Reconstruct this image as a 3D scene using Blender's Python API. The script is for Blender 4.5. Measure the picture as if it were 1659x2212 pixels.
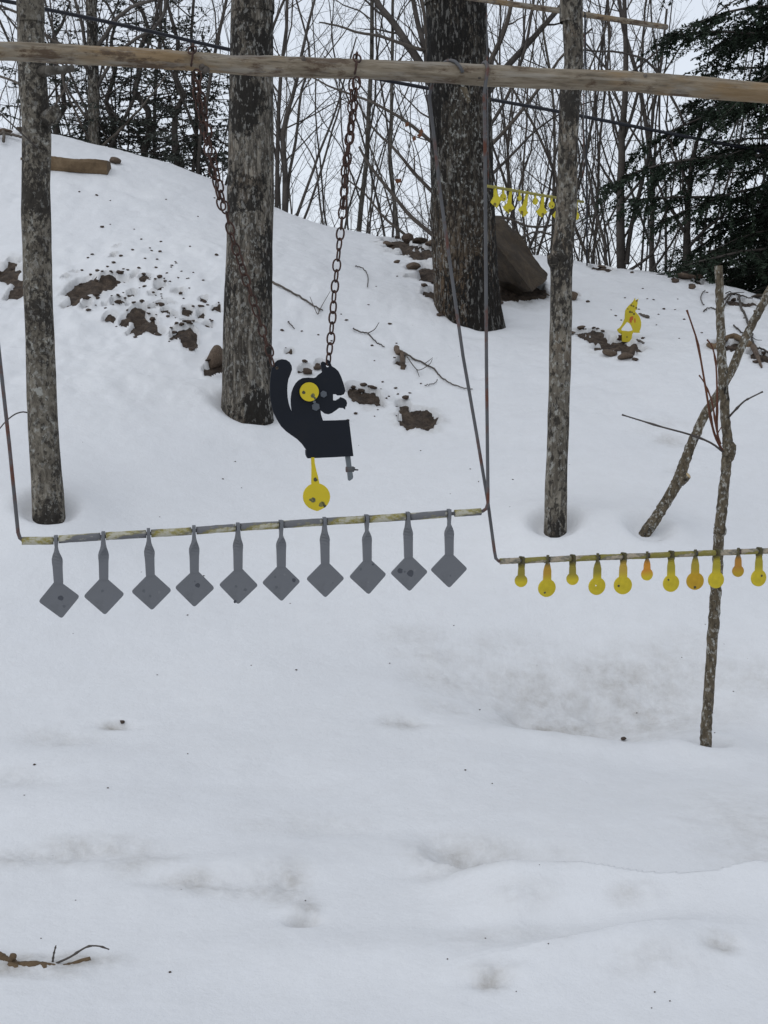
import bpy, bmesh, math, random
import numpy as np
from mathutils import Vector, Matrix
from mathutils.geometry import tessellate_polygon
R = math.radians
random.seed(7)
scene = bpy.context.scene
for o in list(bpy.data.objects):
    bpy.data.objects.remove(o)
COL = scene.collection

# ------------------------------------------------------------------ camera
EYE = 1.75
PITCH = 8.0
FPX = 2800.0            # focal length in units of a 1659 x 2212 picture
CX, CY = 829.5, 1106.0
cam_data = bpy.data.cameras.new('camera')
cam_data.sensor_fit = 'VERTICAL'
cam_data.sensor_height = 24.0
cam_data.lens = 24.0 * FPX / 2212.0
cam_data.clip_start = 0.05
cam_data.clip_end = 2000
cam = bpy.data.objects.new('camera', cam_data)
cam.location = (0, 0, EYE)
cam.rotation_euler = (R(90 - PITCH), 0, 0)
COL.objects.link(cam)
scene.camera = cam

# ------------------------------------------------------------------ world, sun, exposure
SUN_EL, SUN_AZ = 48, -125       # high veiled sun behind the camera, to its left
world = bpy.data.worlds.new('World')
scene.world = world
world.use_nodes = True
wn = world.node_tree.nodes
wl = world.node_tree.links
wn.clear()
w_out = wn.new('ShaderNodeOutputWorld')
w_bg = wn.new('ShaderNodeBackground')
w_sky = wn.new('ShaderNodeTexSky')
w_sky.sky_type = 'NISHITA'
w_sky.sun_disc = False
w_sky.sun_elevation = R(SUN_EL)
w_sky.sun_rotation = R(SUN_AZ)
w_sky.air_density = 1.0
w_sky.dust_density = 1.0
w_sky.ozone_density = 1.0
w_hsv = wn.new('ShaderNodeHueSaturation')      # closed cloud: nearly colourless
w_hsv.inputs['Saturation'].default_value = 0.30
w_gam = wn.new('ShaderNodeGamma')              # closed cloud: nearly even over the sky
w_gam.inputs['Gamma'].default_value = 0.22
wl.new(w_sky.outputs[0], w_hsv.inputs['Color'])
wl.new(w_hsv.outputs[0], w_gam.inputs['Color'])
w_tint = wn.new('ShaderNodeMix')
w_tint.data_type = 'RGBA'
w_tint.blend_type = 'MULTIPLY'
w_tint.inputs[0].default_value = 1.0
w_tint.inputs[7].default_value = (2.90, 3.10, 3.40, 1)
wl.new(w_gam.outputs[0], w_tint.inputs[6])
wl.new(w_tint.outputs[2], w_bg.inputs['Color'])
w_bg.inputs['Strength'].default_value = 0.15
wl.new(w_bg.outputs[0], w_out.inputs['Surface'])

sun_d = bpy.data.lights.new('sun', 'SUN')
sun_d.energy = 0.5
sun_d.angle = R(100)
sun_d.color = (1.0, 0.98, 0.95)
sun = bpy.data.objects.new('sun', sun_d)
el, az = R(SUN_EL), R(SUN_AZ)
sdir = Vector((math.sin(az) * math.cos(el), math.cos(az) * math.cos(el), math.sin(el)))
sun.rotation_euler = (-sdir).to_track_quat('-Z', 'Y').to_euler()
COL.objects.link(sun)
scene.view_settings.view_transform = 'Standard'
scene.view_settings.look = 'None'
scene.view_settings.exposure = 0.30
scene.view_settings.gamma = 1.0
scene.view_settings.use_curve_mapping = False

# ------------------------------------------------------------------ picture coordinates -> rays
_c, _s = math.cos(R(PITCH)), math.sin(R(PITCH))
def ray(u, v):
    a = (u - CX) / FPX
    b = (CY - v) / FPX
    return Vector((a, _c + b * _s, -_s + b * _c))
def P(u, v, Y):
    d = ray(u, v)
    return Vector((0, 0, EYE)) + d * (Y / d.y)
def ppm(p):                       # picture units per metre at a world point
    return FPX / (p.y * _c - (p.z - EYE) * _s)
def proj(p):
    z = p.z - EYE
    dep = p.y * _c - z * _s
    up = p.y * _s + z * _c
    return CX + FPX * p.x / dep, CY - FPX * up / dep

# ------------------------------------------------------------------ noise
def _h(i, j, k):
    with np.errstate(over='ignore'):
        n = (i.astype(np.int64) * 374761393 + j.astype(np.int64) * 668265263 + k.astype(np.int64) * 2147483647) & 0xffffffff
        n = ((n ^ (n >> 13)) * 1274126177) & 0xffffffff
        n = (n ^ (n >> 16)) & 0xffff
    return n / 32767.5 - 1.0
def noise3(x, y, z):
    x = np.asarray(x, float); y = np.asarray(y, float); z = np.asarray(z, float)
    x, y, z = np.broadcast_arrays(x, y, z)
    xi, yi, zi = np.floor(x), np.floor(y), np.floor(z)
    fx, fy, fz = x - xi, y - yi, z - zi
    fx = fx * fx * (3 - 2 * fx); fy = fy * fy * (3 - 2 * fy); fz = fz * fz * (3 - 2 * fz)
    r = 0
    for dx in (0, 1):
        wx = fx if dx else 1 - fx
        for dy in (0, 1):
            wy = fy if dy else 1 - fy
            for dz in (0, 1):
                wz = fz if dz else 1 - fz
                r = r + _h(xi + dx, yi + dy, zi + dz) * wx * wy * wz
    return r
def fbm(x, y, z, oct=4, gain=.5):
    r, a, f, t = 0, 1., 1., 0
    for _ in range(oct):
        r = r + a * noise3(x * f + 13.7 * _, y * f + 7.1 * _, z * f + 3.3 * _)
        t += a
        a *= gain
        f *= 2.03
    return r / t
def sstep(a, b, x):
    t = np.clip((x - a) / (b - a), 0, 1)
    return t * t * (3 - 2 * t)

# ------------------------------------------------------------------ object helpers
def tag(o, label=None, cat=None, group=None, kind=None):
    for k, v in (('label', label), ('category', cat), ('group', group), ('kind', kind)):
        if v:
            o[k] = v
    return o
def empty(name, loc, label=None, cat=None, group=None):
    o = bpy.data.objects.new(name, None)
    o.location = loc
    o.empty_display_size = 0.1
    COL.objects.link(o)
    return tag(o, label, cat, group)
def link(name, me, parent=None, loc=None):
    o = bpy.data.objects.new(name, me)
    COL.objects.link(o)
    if parent is not None:
        o.parent = parent
    if loc is not None:
        o.location = loc
    return o
def mesh_of(name, verts, faces, mat, smooth=True):
    me = bpy.data.meshes.new(name)
    me.from_pydata([tuple(v) for v in verts], [], faces)
    if mat:
        me.materials.append(mat)
    if smooth:
        me.polygons.foreach_set('use_smooth', [True] * len(me.polygons))
    me.update()
    return me
def np_mesh(name, V, F, mat, smooth=True):
    me = bpy.data.meshes.new(name)
    n, m, k = len(V), len(F), F.shape[1]
    me.vertices.add(n)
    me.vertices.foreach_set('co', np.ascontiguousarray(V, np.float32).ravel())
    me.loops.add(m * k)
    me.loops.foreach_set('vertex_index', np.ascontiguousarray(F, np.int32).ravel())
    me.polygons.add(m)
    me.polygons.foreach_set('loop_start', np.arange(0, m * k, k, dtype=np.int32))
    me.polygons.foreach_set('use_smooth', np.full(m, smooth))
    if mat:
        me.materials.append(mat)
    me.update(calc_edges=True)
    me.validate()
    return me
class MB:
    def __init__(self, origin=(0, 0, 0)):
        self.v = []
        self.f = []
        self.o = Vector(origin)
    def tube(self, pts, radii, n=8, cap=True, jitter=0, tip=False):
        pts = [Vector(p) for p in pts]
        k = len(pts)
        t = (pts[1] - pts[0]).normalized()
        a = Vector((0, 0, 1)) if abs(t.z) < .9 else Vector((1, 0, 0))
        nx = t.cross(a).normalized()
        b0 = len(self.v)
        for i in range(k):
            if i == 0:
                t = pts[1] - pts[0]
            elif i == k - 1:
                t = pts[-1] - pts[-2]
            else:
                t = pts[i + 1] - pts[i - 1]
            t.normalize()
            nx = nx - t * nx.dot(t)
            if nx.length < 1e-6:
                nx = t.orthogonal()
            nx.normalize()
            ny = t.cross(nx)
            r = radii[i]
            if tip and i == k - 1:
                self.v.append(pts[i] - self.o)
                continue
            for j in range(n):
                an = 2 * math.pi * j / n
                rr = r * (1 + (random.uniform(-jitter, jitter) if jitter else 0))
                self.v.append(pts[i] - self.o + nx * (rr * math.cos(an)) + ny * (rr * math.sin(an)))
        for i in range(k - 1):
            q = b0 + i * n
            if tip and i == k - 2:
                for j in range(n):
                    self.f.append((q + j, q + (j + 1) % n, b0 + (k - 1) * n))
            else:
                for j in range(n):
                    self.f.append((q + j, q + (j + 1) % n, q + n + (j + 1) % n, q + n + j))
        if cap:
            self.f.append(tuple(b0 + j for j in range(n))[::-1])
            if not tip:
                self.f.append(tuple(b0 + (k - 1) * n + j for j in range(n)))
    def box(self, c, sx, sy, sz, M=None):
        b = len(self.v)
        for z in (-1, 1):
            for y in (-1, 1):
                for x in (-1, 1):
                    p = Vector((x * sx / 2, y * sy / 2, z * sz / 2))
                    if M:
                        p = M @ p
                    self.v.append(Vector(c) + p - self.o)
        for q in ((0, 2, 3, 1), (4, 5, 7, 6), (0, 1, 5, 4), (2, 6, 7, 3), (0, 4, 6, 2), (1, 3, 7, 5)):
            self.f.append(tuple(b + i for i in q))
    def mesh(self, name, mat, smooth=True):
        return mesh_of(name, self.v, self.f, mat, smooth)
    def build(self, name, mat, parent=None, loc=None, smooth=True):
        return link(name, self.mesh(name, mat, smooth), parent, loc)
def spline(pts, n):
    """Catmull-Rom through tuples of any length."""
    A = np.array([list(p) for p in pts], float)
    A = np.vstack([2 * A[0] - A[1], A, 2 * A[-1] - A[-2]])
    out = []
    segs = len(A) - 3
    for i in range(n):
        t = i / (n - 1) * segs
        k = min(int(t), segs - 1)
        f = t - k
        p0, p1, p2, p3 = A[k], A[k + 1], A[k + 2], A[k + 3]
        out.append(.5 * (2 * p1 + (p2 - p0) * f + (2 * p0 - 5 * p1 + 4 * p2 - p3) * f * f + (3 * p1 - p0 - 3 * p2 + p3) * f ** 3))
    return out
def plate(outer, holes, to3, normal, thick):
    """Solid plate: 2D loops mapped by to3 to its front face, thickened along -normal."""
    loops = [[Vector((p[0], p[1], 0)) for p in lp] for lp in [outer] + holes]
    tris = tessellate_polygon(loops)
    flat = [p for lp in [outer] + holes for p in lp]
    n = len(flat)
    fr = [to3(*p) for p in flat]
    V = fr + [p - normal * thick for p in fr]
    F = []
    for t in tris:
        a, b, c = t
        nn = (fr[b] - fr[a]).cross(fr[c] - fr[a])
        if nn.dot(normal) < 0:
            a, c = c, a
        F.append((a, b, c))
        F.append((c + n, b + n, a + n))
    s = 0
    for lp in [outer] + holes:
        k = len(lp)
        for i in range(k):
            a, b = s + i, s + (i + 1) % k
            F.append((a, b, b + n, a + n))
        s += k
    return V, F

# ------------------------------------------------------------------ materials
def new_mat(name):
    m = bpy.data.materials.new(name)
    m.use_nodes = True
    nt = m.node_tree
    bs = nt.nodes['Principled BSDF']
    return m, nt, bs
def node(nt, typ, ins=None, **kw):
    n = nt.nodes.new(typ)
    for k, v in kw.items():
        setattr(n, k, v)
    for k, v in (ins or {}).items():
        if hasattr(v, 'is_output'):
            nt.links.new(v, n.inputs[k])
        else:
            n.inputs[k].default_value = v
    return n
def coords(nt, scale=(1, 1, 1), kind='Object'):
    tc = node(nt, 'ShaderNodeTexCoord')
    return node(nt, 'ShaderNodeMapping', {'Vector': tc.outputs[kind], 'Scale': scale}).outputs[0]
def nz(nt, vec, scale, detail=4, rough=.55, dist=0):
    return node(nt, 'ShaderNodeTexNoise', {'Vector': vec, 'Scale': scale, 'Detail': detail, 'Roughness': rough, 'Distortion': dist}).outputs[0]
def ramp(nt, fac, stops):
    n = node(nt, 'ShaderNodeValToRGB', {'Fac': fac})
    e = n.color_ramp.elements
    while len(e) < len(stops):
        e.new(0.5)
    for i, (p, c) in enumerate(stops):
        e[i].position = p
        e[i].color = (c, c, c, 1) if isinstance(c, (int, float)) else tuple(c) + (1,)
    return n.outputs[0]
def mix(nt, fac, a, b, blend='MIX'):
    n = nt.nodes.new('ShaderNodeMix')
    n.data_type = 'RGBA'
    n.blend_type = blend
    for i, v in ((0, fac), (6, a), (7, b)):
        if hasattr(v, 'is_output'):
            nt.links.new(v, n.inputs[i])
        elif i == 0:
            n.inputs[0].default_value = v
        else:
            n.inputs[i].default_value = tuple(v) + (1,)
    return n.outputs[2]
def mul(nt, a, b, op='MULTIPLY'):
    n = nt.nodes.new('ShaderNodeMath')
    n.operation = op
    n.use_clamp = op in ('MULTIPLY', 'ADD', 'SUBTRACT')
    for i, v in enumerate((a, b)):
        if hasattr(v, 'is_output'):
            nt.links.new(v, n.inputs[i])
        else:
            n.inputs[i].default_value = v
    return n.outputs[0]
def bump(nt, bs, h, strength, dist):
    b = node(nt, 'ShaderNodeBump', {'Height': h, 'Strength': strength, 'Distance': dist})
    nt.links.new(b.outputs[0], bs.inputs['Normal'])
def setc(nt, bs, c):
    if hasattr(c, 'is_output'):
        nt.links.new(c, bs.inputs['Base Color'])
    else:
        bs.inputs['Base Color'].default_value = tuple(c) + (1,)

def mat_snow():
    m, nt, bs = new_mat('snow')
    v = coords(nt)
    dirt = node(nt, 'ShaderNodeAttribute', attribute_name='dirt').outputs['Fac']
    n1 = nz(nt, v, 9, 6, .65)
    n2 = nz(nt, v, 45, 4, .6)
    n3 = nz(nt, v, 26, 6, .7)
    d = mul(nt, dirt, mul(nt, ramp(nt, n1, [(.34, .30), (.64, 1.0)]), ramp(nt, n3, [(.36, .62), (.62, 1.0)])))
    broad = nz(nt, v, .7, 3)
    white = mix(nt, ramp(nt, broad, [(.3, 0.), (.7, 1.)]), (.695, .700, .712), (.735, .738, .745))
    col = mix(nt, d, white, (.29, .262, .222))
    fleck = ramp(nt, node(nt, 'ShaderNodeTexVoronoi', {'Vector': v, 'Scale': 9.0}).outputs['Distance'], [(.030, 1.), (.045, 0.)])
    keep = ramp(nt, nz(nt, v, 2.1, 2), [(.58, 0.), (.62, 1.)])
    col = mix(nt, mul(nt, fleck, keep), col, (.12, .10, .085))
    setc(nt, bs, col)
    bs.inputs['Roughness'].default_value = .75
    bs.inputs['Specular IOR Level'].default_value = .25
    h = mul(nt, mul(nt, nz(nt, v, 22, 5, .6), .6), mul(nt, n2, .4), 'ADD')
    h = mul(nt, h, mul(nt, nz(nt, v, 160, 3, .6), .16), 'ADD')
    bump(nt, bs, h, .28, .022)
    return m
def mat_soil():
    m, nt, bs = new_mat('soil')
    v = coords(nt)
    n = nz(nt, v, 14, 8, .7)
    c = ramp(nt, n, [(.30, (.022, .015, .011)), (.5, (.074, .051, .035)), (.70, (.155, .112, .078))])
    setc(nt, bs, c)
    bs.inputs['Roughness'].default_value = .95
    bump(nt, bs, mul(nt, nz(nt, v, 22, 4, .6), nz(nt, v, 70, 6, .7), 'MULTIPLY'), 1.0, .06)
    return m
def mat_bark(name, lo, hi, dark=(.012, .011, .010), patch=(3.0, .58, .64, 20, .5), pstretch=.6, lichen=.5, lscale=26, furrow=(38, .12), bstr=.6, bdist=.02, warm=0, base_warm=None, side=0, crack=None, fleck=None):
    m, nt, bs = new_mat(name)
    v = coords(nt)
    vs = coords(nt, (1, 1, furrow[1]))
    vp = coords(nt, (1, 1, pstretch))
    fine = nz(nt, vs, furrow[0], 8, .7, .6)
    col = ramp(nt, fine, [(.30, tuple(.38 * x for x in lo)), (.45, lo), (.64, hi)])
    tone = nz(nt, v, 6, 4, .6)
    col = mix(nt, ramp(nt, tone, [(.35, 0.), (.65, .55)]), col, tuple(x * .72 for x in lo))
    if warm:
        col = mix(nt, mul(nt, ramp(nt, nz(nt, v, 2.2, 5, .6), [(.52, 0.), (.66, 1.)]), warm), col, (.20, .125, .07))
    if base_warm:
        sep = node(nt, 'ShaderNodeSeparateXYZ', {'Vector': v})
        zz = mul(nt, sep.outputs['Z'], mul(nt, nz(nt, v, 3, 4), .5), 'SUBTRACT')
        col = mix(nt, ramp(nt, mul(nt, zz, 1 / base_warm, 'MULTIPLY'), [(.15, .8), (.75, 0.)]), col, (.17, .115, .07))
    # plates of bark parted by dark cracks
    if crack:
        wv = mix(nt, .05, coords(nt, (1, 1, crack[1])), node(nt, 'ShaderNodeTexNoise', {'Vector': v, 'Scale': 9.0, 'Detail': 4.0}).outputs['Color'])
        vc = node(nt, 'ShaderNodeTexVoronoi', {'Vector': wv, 'Scale': crack[0]}, feature='DISTANCE_TO_EDGE').outputs['Distance']
        ck = ramp(nt, vc, [(.0, 1.), (crack[2], 0.)])
        vcell = node(nt, 'ShaderNodeTexVoronoi', {'Vector': wv, 'Scale': crack[0]}).outputs['Color']
        col = mix(nt, .8, col, ramp(nt, vcell, [(.15, .45), (.85, 1.0)]), 'MULTIPLY')
        col = mix(nt, mul(nt, ck, crack[3]), col, (.020, .016, .013))
    li = ramp(nt, nz(nt, coords(nt, (1, 1, .75), 'Object'), lscale, 5, .68), [(.55, 0.), (.61, 1.)])
    keep = ramp(nt, nz(nt, v, 5, 3), [(.38, 0.15), (.56, 1.)])
    col = mix(nt, mul(nt, mul(nt, li, keep), lichen), col, (.38, .38, .35))
    # sooty black growth, in blotches broken up by finer ones
    big = nz(nt, vp, patch[0], 2, .5)
    if side:
        sx = node(nt, 'ShaderNodeSeparateXYZ', {'Vector': v})
        big = mul(nt, big, mul(nt, sx.outputs['X'], side), 'ADD')
    small = nz(nt, vp, patch[3], 7, .72)
    pm = mul(nt, mul(nt, big, 1 - patch[4]), mul(nt, small, patch[4]), 'ADD')
    pk = ramp(nt, pm, [(patch[1], 0.), (patch[2], 1.)])
    col = mix(nt, mul(nt, pk, .93), col, dark)
    if fleck:
        vf = coords(nt, (1, 1, fleck[3]))
        df = ramp(nt, nz(nt, vf, fleck[0], 4, .62), [(.545, 0.), (.585, 1.)])
        col = mix(nt, mul(nt, df, fleck[1]), col, (.022, .019, .016))
        vf2 = node(nt, 'ShaderNodeMapping', {'Vector': vf, 'Location': (3.1, 7.7, 1.3)}).outputs[0]
        pf = ramp(nt, nz(nt, vf2, fleck[0] * .9, 4, .62), [(.575, 0.), (.615, 1.)])
        col = mix(nt, mul(nt, pf, fleck[2]), col, (.40, .39, .36))
    setc(nt, bs, col)
    bs.inputs['Roughness'].default_value = .92
    bs.inputs['Specular IOR Level'].default_value = .2
    bump(nt, bs, mul(nt, fine, mul(nt, small, .4), 'ADD'), bstr, bdist)
    return m
def mat_twig(name, a, b, rough=.85):
    m, nt, bs = new_mat(name)
    v = coords(nt)
    setc(nt, bs, ramp(nt, nz(nt, v, 5, 5, .7), [(.3, a), (.7, b)]))
    bs.inputs['Roughness'].default_value = rough
    bs.inputs['Specular IOR Level'].default_value = .25
    return m
def mat_pole():
    m, nt, bs = new_mat('peeled_wood')
    v = coords(nt, (.10, 1, 1))          # grain along the pole's own x axis
    vr = coords(nt)
    g = nz(nt, v, 60, 8, .65, .3)
    col = ramp(nt, g, [(.28, (.060, .045, .030)), (.46, (.185, .148, .102)), (.70, (.30, .255, .19))])
    # grey weathering on top, tan inner bark underneath
    up = node(nt, 'ShaderNodeSeparateXYZ', {'Vector': vr}).outputs['Z']
    edge = mul(nt, nz(nt, coords(nt, (.35, 1, 1)), 9, 6, .65), .09, 'MULTIPLY')
    um = node(nt, 'ShaderNodeMapRange', {'Value': mul(nt, up, edge, 'SUBTRACT'), 'From Min': 0.0, 'From Max': 0.03})
    um2 = node(nt, 'ShaderNodeMath', {0: up, 1: edge}, operation='SUBTRACT')
    um = node(nt, 'ShaderNodeMapRange', {'Value': um2.outputs[0], 'From Min': -.065, 'From Max': -.030})
    col = mix(nt, um.outputs[0], mix(nt, .6, col, (.25, .165, .085)), col)
    low = node(nt, 'ShaderNodeMapRange', {'Value': um2.outputs[0], 'From Min': -.015, 'From Max': -.07}).outputs[0]
    rot = nz(nt, coords(nt, (.42, 1, 1)), 15, 7, .72)
    rl = mul(nt, rot, mul(nt, low, .06), 'ADD')
    och = nz(nt, coords(nt, (.35, 1, 1)), 5, 5, .6)
    col = mix(nt, ramp(nt, och, [(.50, 0.), (.60, .65)]), col, (.235, .145, .06))
    col = mix(nt, ramp(nt, rl, [(.525, 0.), (.60, .92)]), col, (.075, .046, .026))
    gw = nz(nt, coords(nt, (.12, 1, 1)), 30, 6, .65)
    col = mix(nt, ramp(nt, gw, [(.52, 0.), (.62, .5)]), col, (.29, .268, .232))
    setc(nt, bs, col)
    bs.inputs['Roughness'].default_value = .85
    bump(nt, bs, mul(nt, g, mul(nt, rot, .7), 'ADD'), .8, .010)
    return m
def mat_paint(name, col, wear=None, wscale=18, thr=(.62, .66), rough=.5, var=.12, stretch=(1, 1, 1), wear2=None):
    m, nt, bs = new_mat(name)
    v = coords(nt, stretch)
    n = nz(nt, v, 7, 5, .6)
    c = mix(nt, ramp(nt, n, [(.3, 0.), (.7, 1.)]), tuple(x * (1 - var) for x in col), tuple(min(1, x * (1 + var)) for x in col))
    if wear:
        c = mix(nt, ramp(nt, nz(nt, v, wscale, 6, .65), [(thr[0], 0.), (thr[1], 1.)]), c, wear)
    if wear2:
        c = mix(nt, ramp(nt, nz(nt, v, wscale * 2.3, 5, .7), [(thr[0] + .04, 0.), (thr[1] + .05, .9)]), c, wear2)
    setc(nt, bs, c)
    bs.inputs['Roughness'].default_value = rough
    bs.inputs['Specular IOR Level'].default_value = .3
    bump(nt, bs, nz(nt, v, 140, 3, .6), .12, .002)
    return m
def mat_paddle(name, plate_c, neck_c, z0, z1, dirty=(.07, .060, .025)):
    """Yellow paint that changes to another old coat on the neck; the plate hangs below z1."""
    m, nt, bs = new_mat(name)
    v = coords(nt)
    z = node(nt, 'ShaderNodeSeparateXYZ', {'Vector': v}).outputs['Z']
    w = mul(nt, mul(nt, nz(nt, v, 30, 4), .02), z, 'ADD')
    wz = node(nt, 'ShaderNodeMath', {0: z, 1: mul(nt, nz(nt, v, 40, 4), .02)}, operation='ADD')
    f = node(nt, 'ShaderNodeMapRange', {'Value': wz.outputs[0], 'From Min': z0, 'From Max': z1})
    n = nz(nt, v, 20, 5, .65)
    c = mix(nt, ramp(nt, n, [(.35, 0.), (.7, 1.)]), tuple(x * .82 for x in plate_c), tuple(x * 1.08 for x in plate_c))
    c = mix(nt, f.outputs[0], c, neck_c)
    f2 = node(nt, 'ShaderNodeMapRange', {'Value': wz.outputs[0], 'From Min': -.022, 'From Max': .0})
    c = mix(nt, f2.outputs[0], c, dirty)
    setc(nt, bs, c)
    bs.inputs['Roughness'].default_value = .5
    bs.inputs['Specular IOR Level'].default_value = .3
    return m
def mat_leaf(name, a, b):
    m, nt, bs = new_mat(name)
    v = coords(nt)
    setc(nt, bs, ramp(nt, nz(nt, v, 3, 4, .7), [(.3, a), (.7, b)]))
    bs.inputs['Roughness'].default_value = .7
    bs.inputs['Specular IOR Level'].default_value = .2
    return m
def mat_rock(name, a, b, c):
    m, nt, bs = new_mat(name)
    v = coords(nt)
    col = ramp(nt, nz(nt, v, 7, 9, .7, .4), [(.28, a), (.5, b), (.75, c)])
    setc(nt, bs, col)
    bs.inputs['Roughness'].default_value = .9
    bump(nt, bs, nz(nt, v, 25, 8, .7), .6, .02)
    return m

M = {}
M['snow'] = mat_snow()
M['soil'] = mat_soil()
M['bark_beech'] = mat_bark('bark_grey_smooth', (0.109, 0.095, 0.075), (0.241, 0.217, 0.176), dark=(.030, .026, .022), patch=(2.6, .515, .550, 42, .42), pstretch=.8, lichen=.6, lscale=30, furrow=(24, .5), bstr=.4, bdist=.012, side=.5, fleck=(40, .7, .22, .7))
M['bark_maple'] = mat_bark('bark_grey_furrowed', (0.135, 0.118, 0.096), (0.370, 0.331, 0.271), dark=(.018, .016, .014), patch=(3.6, .522, .545, 30, .36), pstretch=.65, lichen=.6, lscale=42, furrow=(34, .14), bstr=.9, bdist=.03, warm=.25, side=.18, crack=(34, .16, .12, .6), fleck=(50, .65, .42, .42))
M['bark_oak'] = mat_bark('bark_oak_ridged', (0.067, 0.055, 0.043), (0.226, 0.200, 0.159), patch=(2.0, .490, .520, 34, .45), pstretch=.45, lichen=.95, lscale=34, furrow=(48, .13), bstr=1.0, bdist=.05, base_warm=1.2, side=.14, crack=(27, .14, .15, .9), fleck=(46, .88, .34, .26))
M['bark_slim'] = mat_bark('bark_slim_spotted', (0.107, 0.093, 0.074), (0.242, 0.217, 0.175), dark=(.026, .023, .020), patch=(3.0, .508, .545, 40, .45), pstretch=.5, lichen=.6, lscale=34, furrow=(30, .25), bstr=.5, bdist=.015, warm=.3, fleck=(40, .8, .28, .6))
M['bark_sapling'] = mat_bark('bark_sapling', (0.094, 0.075, 0.050), (0.169, 0.139, 0.097), patch=(9, .56, .62, 50, .5), lichen=.9, lscale=45, furrow=(40, .3), bstr=.4, bdist=.006, fleck=(70, .5, .5, .6))
M['bark_far'] = mat_bark('bark_far', (.085, .075, .062), (.15, .135, .115), patch=(4, .55, .62, 20, .5), lichen=.3, lscale=14, furrow=(20, .2), bstr=.5, bdist=.02)
M['twig_dark'] = mat_twig('twig_dark', (.046, .039, .034), (.100, .087, .077))
M['twig_brown'] = mat_twig('twig_brown', (.060, .050, .042), (.130, .110, .092))
M['twig_grey'] = mat_twig('twig_grey', (.055, .048, .042), (.115, .102, .09))
M['twig_red'] = mat_twig('twig_red', (.07, .028, .018), (.13, .055, .03))
M['dead_leaf'] = mat_twig('dead_leaf', (.10, .040, .02), (.19, .09, .05))
M['cutwood'] = mat_twig('cut_wood', (.40, .30, .17), (.55, .43, .27))
M['pole'] = mat_pole()
M['rod'] = mat_paint('rusty_steel', (.085, .085, .088), wear=(.10, .035, .02), wscale=9, thr=(.50, .62), rough=.6, var=.2)
M['rust'] = mat_paint('rust', (.058, .030, .022), wear=(.034, .020, .017), wscale=40, thr=(.5, .6), rough=.85, var=.3)
M['tube'] = mat_paint('worn_tube_paint', (.135, .135, .142), wear=(.22, .185, .038), wscale=11, thr=(.46, .55), rough=.55, stretch=(.5, 1, 1), wear2=(.42, .40, .33))
M['tube_yellow'] = mat_paint('worn_yellow_tube', (.21, .18, .04), wear=(.13, .125, .10), wscale=14, thr=(.46, .54), rough=.6, stretch=(.5, 1, 1), wear2=(.36, .30, .22))
M['grey_plate'] = mat_paint('grey_plate_paint', (.135, .139, .149), wear=(.110, .113, .120), wscale=8, thr=(.55, .70), rough=.55, var=.05)
M['grey_dark'] = mat_paint('bare_lead_smear', (.055, .058, .068), rough=.5)
M['scuff'] = mat_paint('faint_scuff', (.095, .099, .108), rough=.5)
M['scuff_pale'] = mat_paint('pale_scuff', (.155, .158, .165), rough=.5)
M['squirrel'] = mat_paint('black_plate_paint', (.0044, .0064, .0115), wear=(.010, .010, .012), wscale=5, thr=(.55, .75), rough=.75, var=.15)
M['yellow'] = mat_paint('yellow_paint', (.54, .415, .015), wear=(.43, .34, .022), wscale=12, thr=(.56, .68), rough=.5, var=.06)
M['smear'] = mat_paint('lead_smear', (.17, .155, .045), wear=(.07, .07, .05), wscale=60, thr=(.48, .56), rough=.5)
M['smear_dark'] = mat_paint('dark_smear', (.06, .055, .03), rough=.6)
M['bolt'] = mat_paint('worn_bolt', (.085, .095, .11), rough=.5)
M['steel'] = mat_paint('galvanised', (.12, .135, .145), rough=.45)
M['far_yellow'] = mat_paint('far_yellow', (.50, .42, .024), wear=(.085, .08, .025), wscale=26, thr=(.57, .62), rough=.5)
M['far_bar'] = mat_paint('far_bar_yellow', (.26, .23, .06), rough=.6)
M['fox'] = mat_paint('yellow_target_paint', (.50, .40, .022), rough=.5, var=.1)
M['fox_spot'] = mat_paint('olive_spot', (.15, .115, .02), rough=.6)
M['fox_red'] = mat_paint('orange_spot', (.42, .10, .02), rough=.6)
M['cable'] = mat_paint('black_cable', (.010, .011, .016), rough=.35)
M['stone'] = mat_rock('brown_stone', (.055, .036, .025), (.115, .080, .055), (.19, .145, .105))
M['boulder'] = mat_rock('boulder_stone', (.014, .009, .005), (.040, .027, .015), (.088, .062, .036))
M['clod'] = mat_rock('earth_clod', (.024, .016, .012), (.070, .047, .033), (.14, .098, .068))
M['timber'] = mat_rock('old_timber', (.06, .038, .02), (.13, .085, .045), (.20, .14, .08))
M['hemlock'] = mat_leaf('hemlock_needles', (.014, .022, .014), (.036, .054, .033))
M['cedar'] = mat_leaf('young_evergreen_needles', (.034, .039, .032), (.075, .083, .068))

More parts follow.
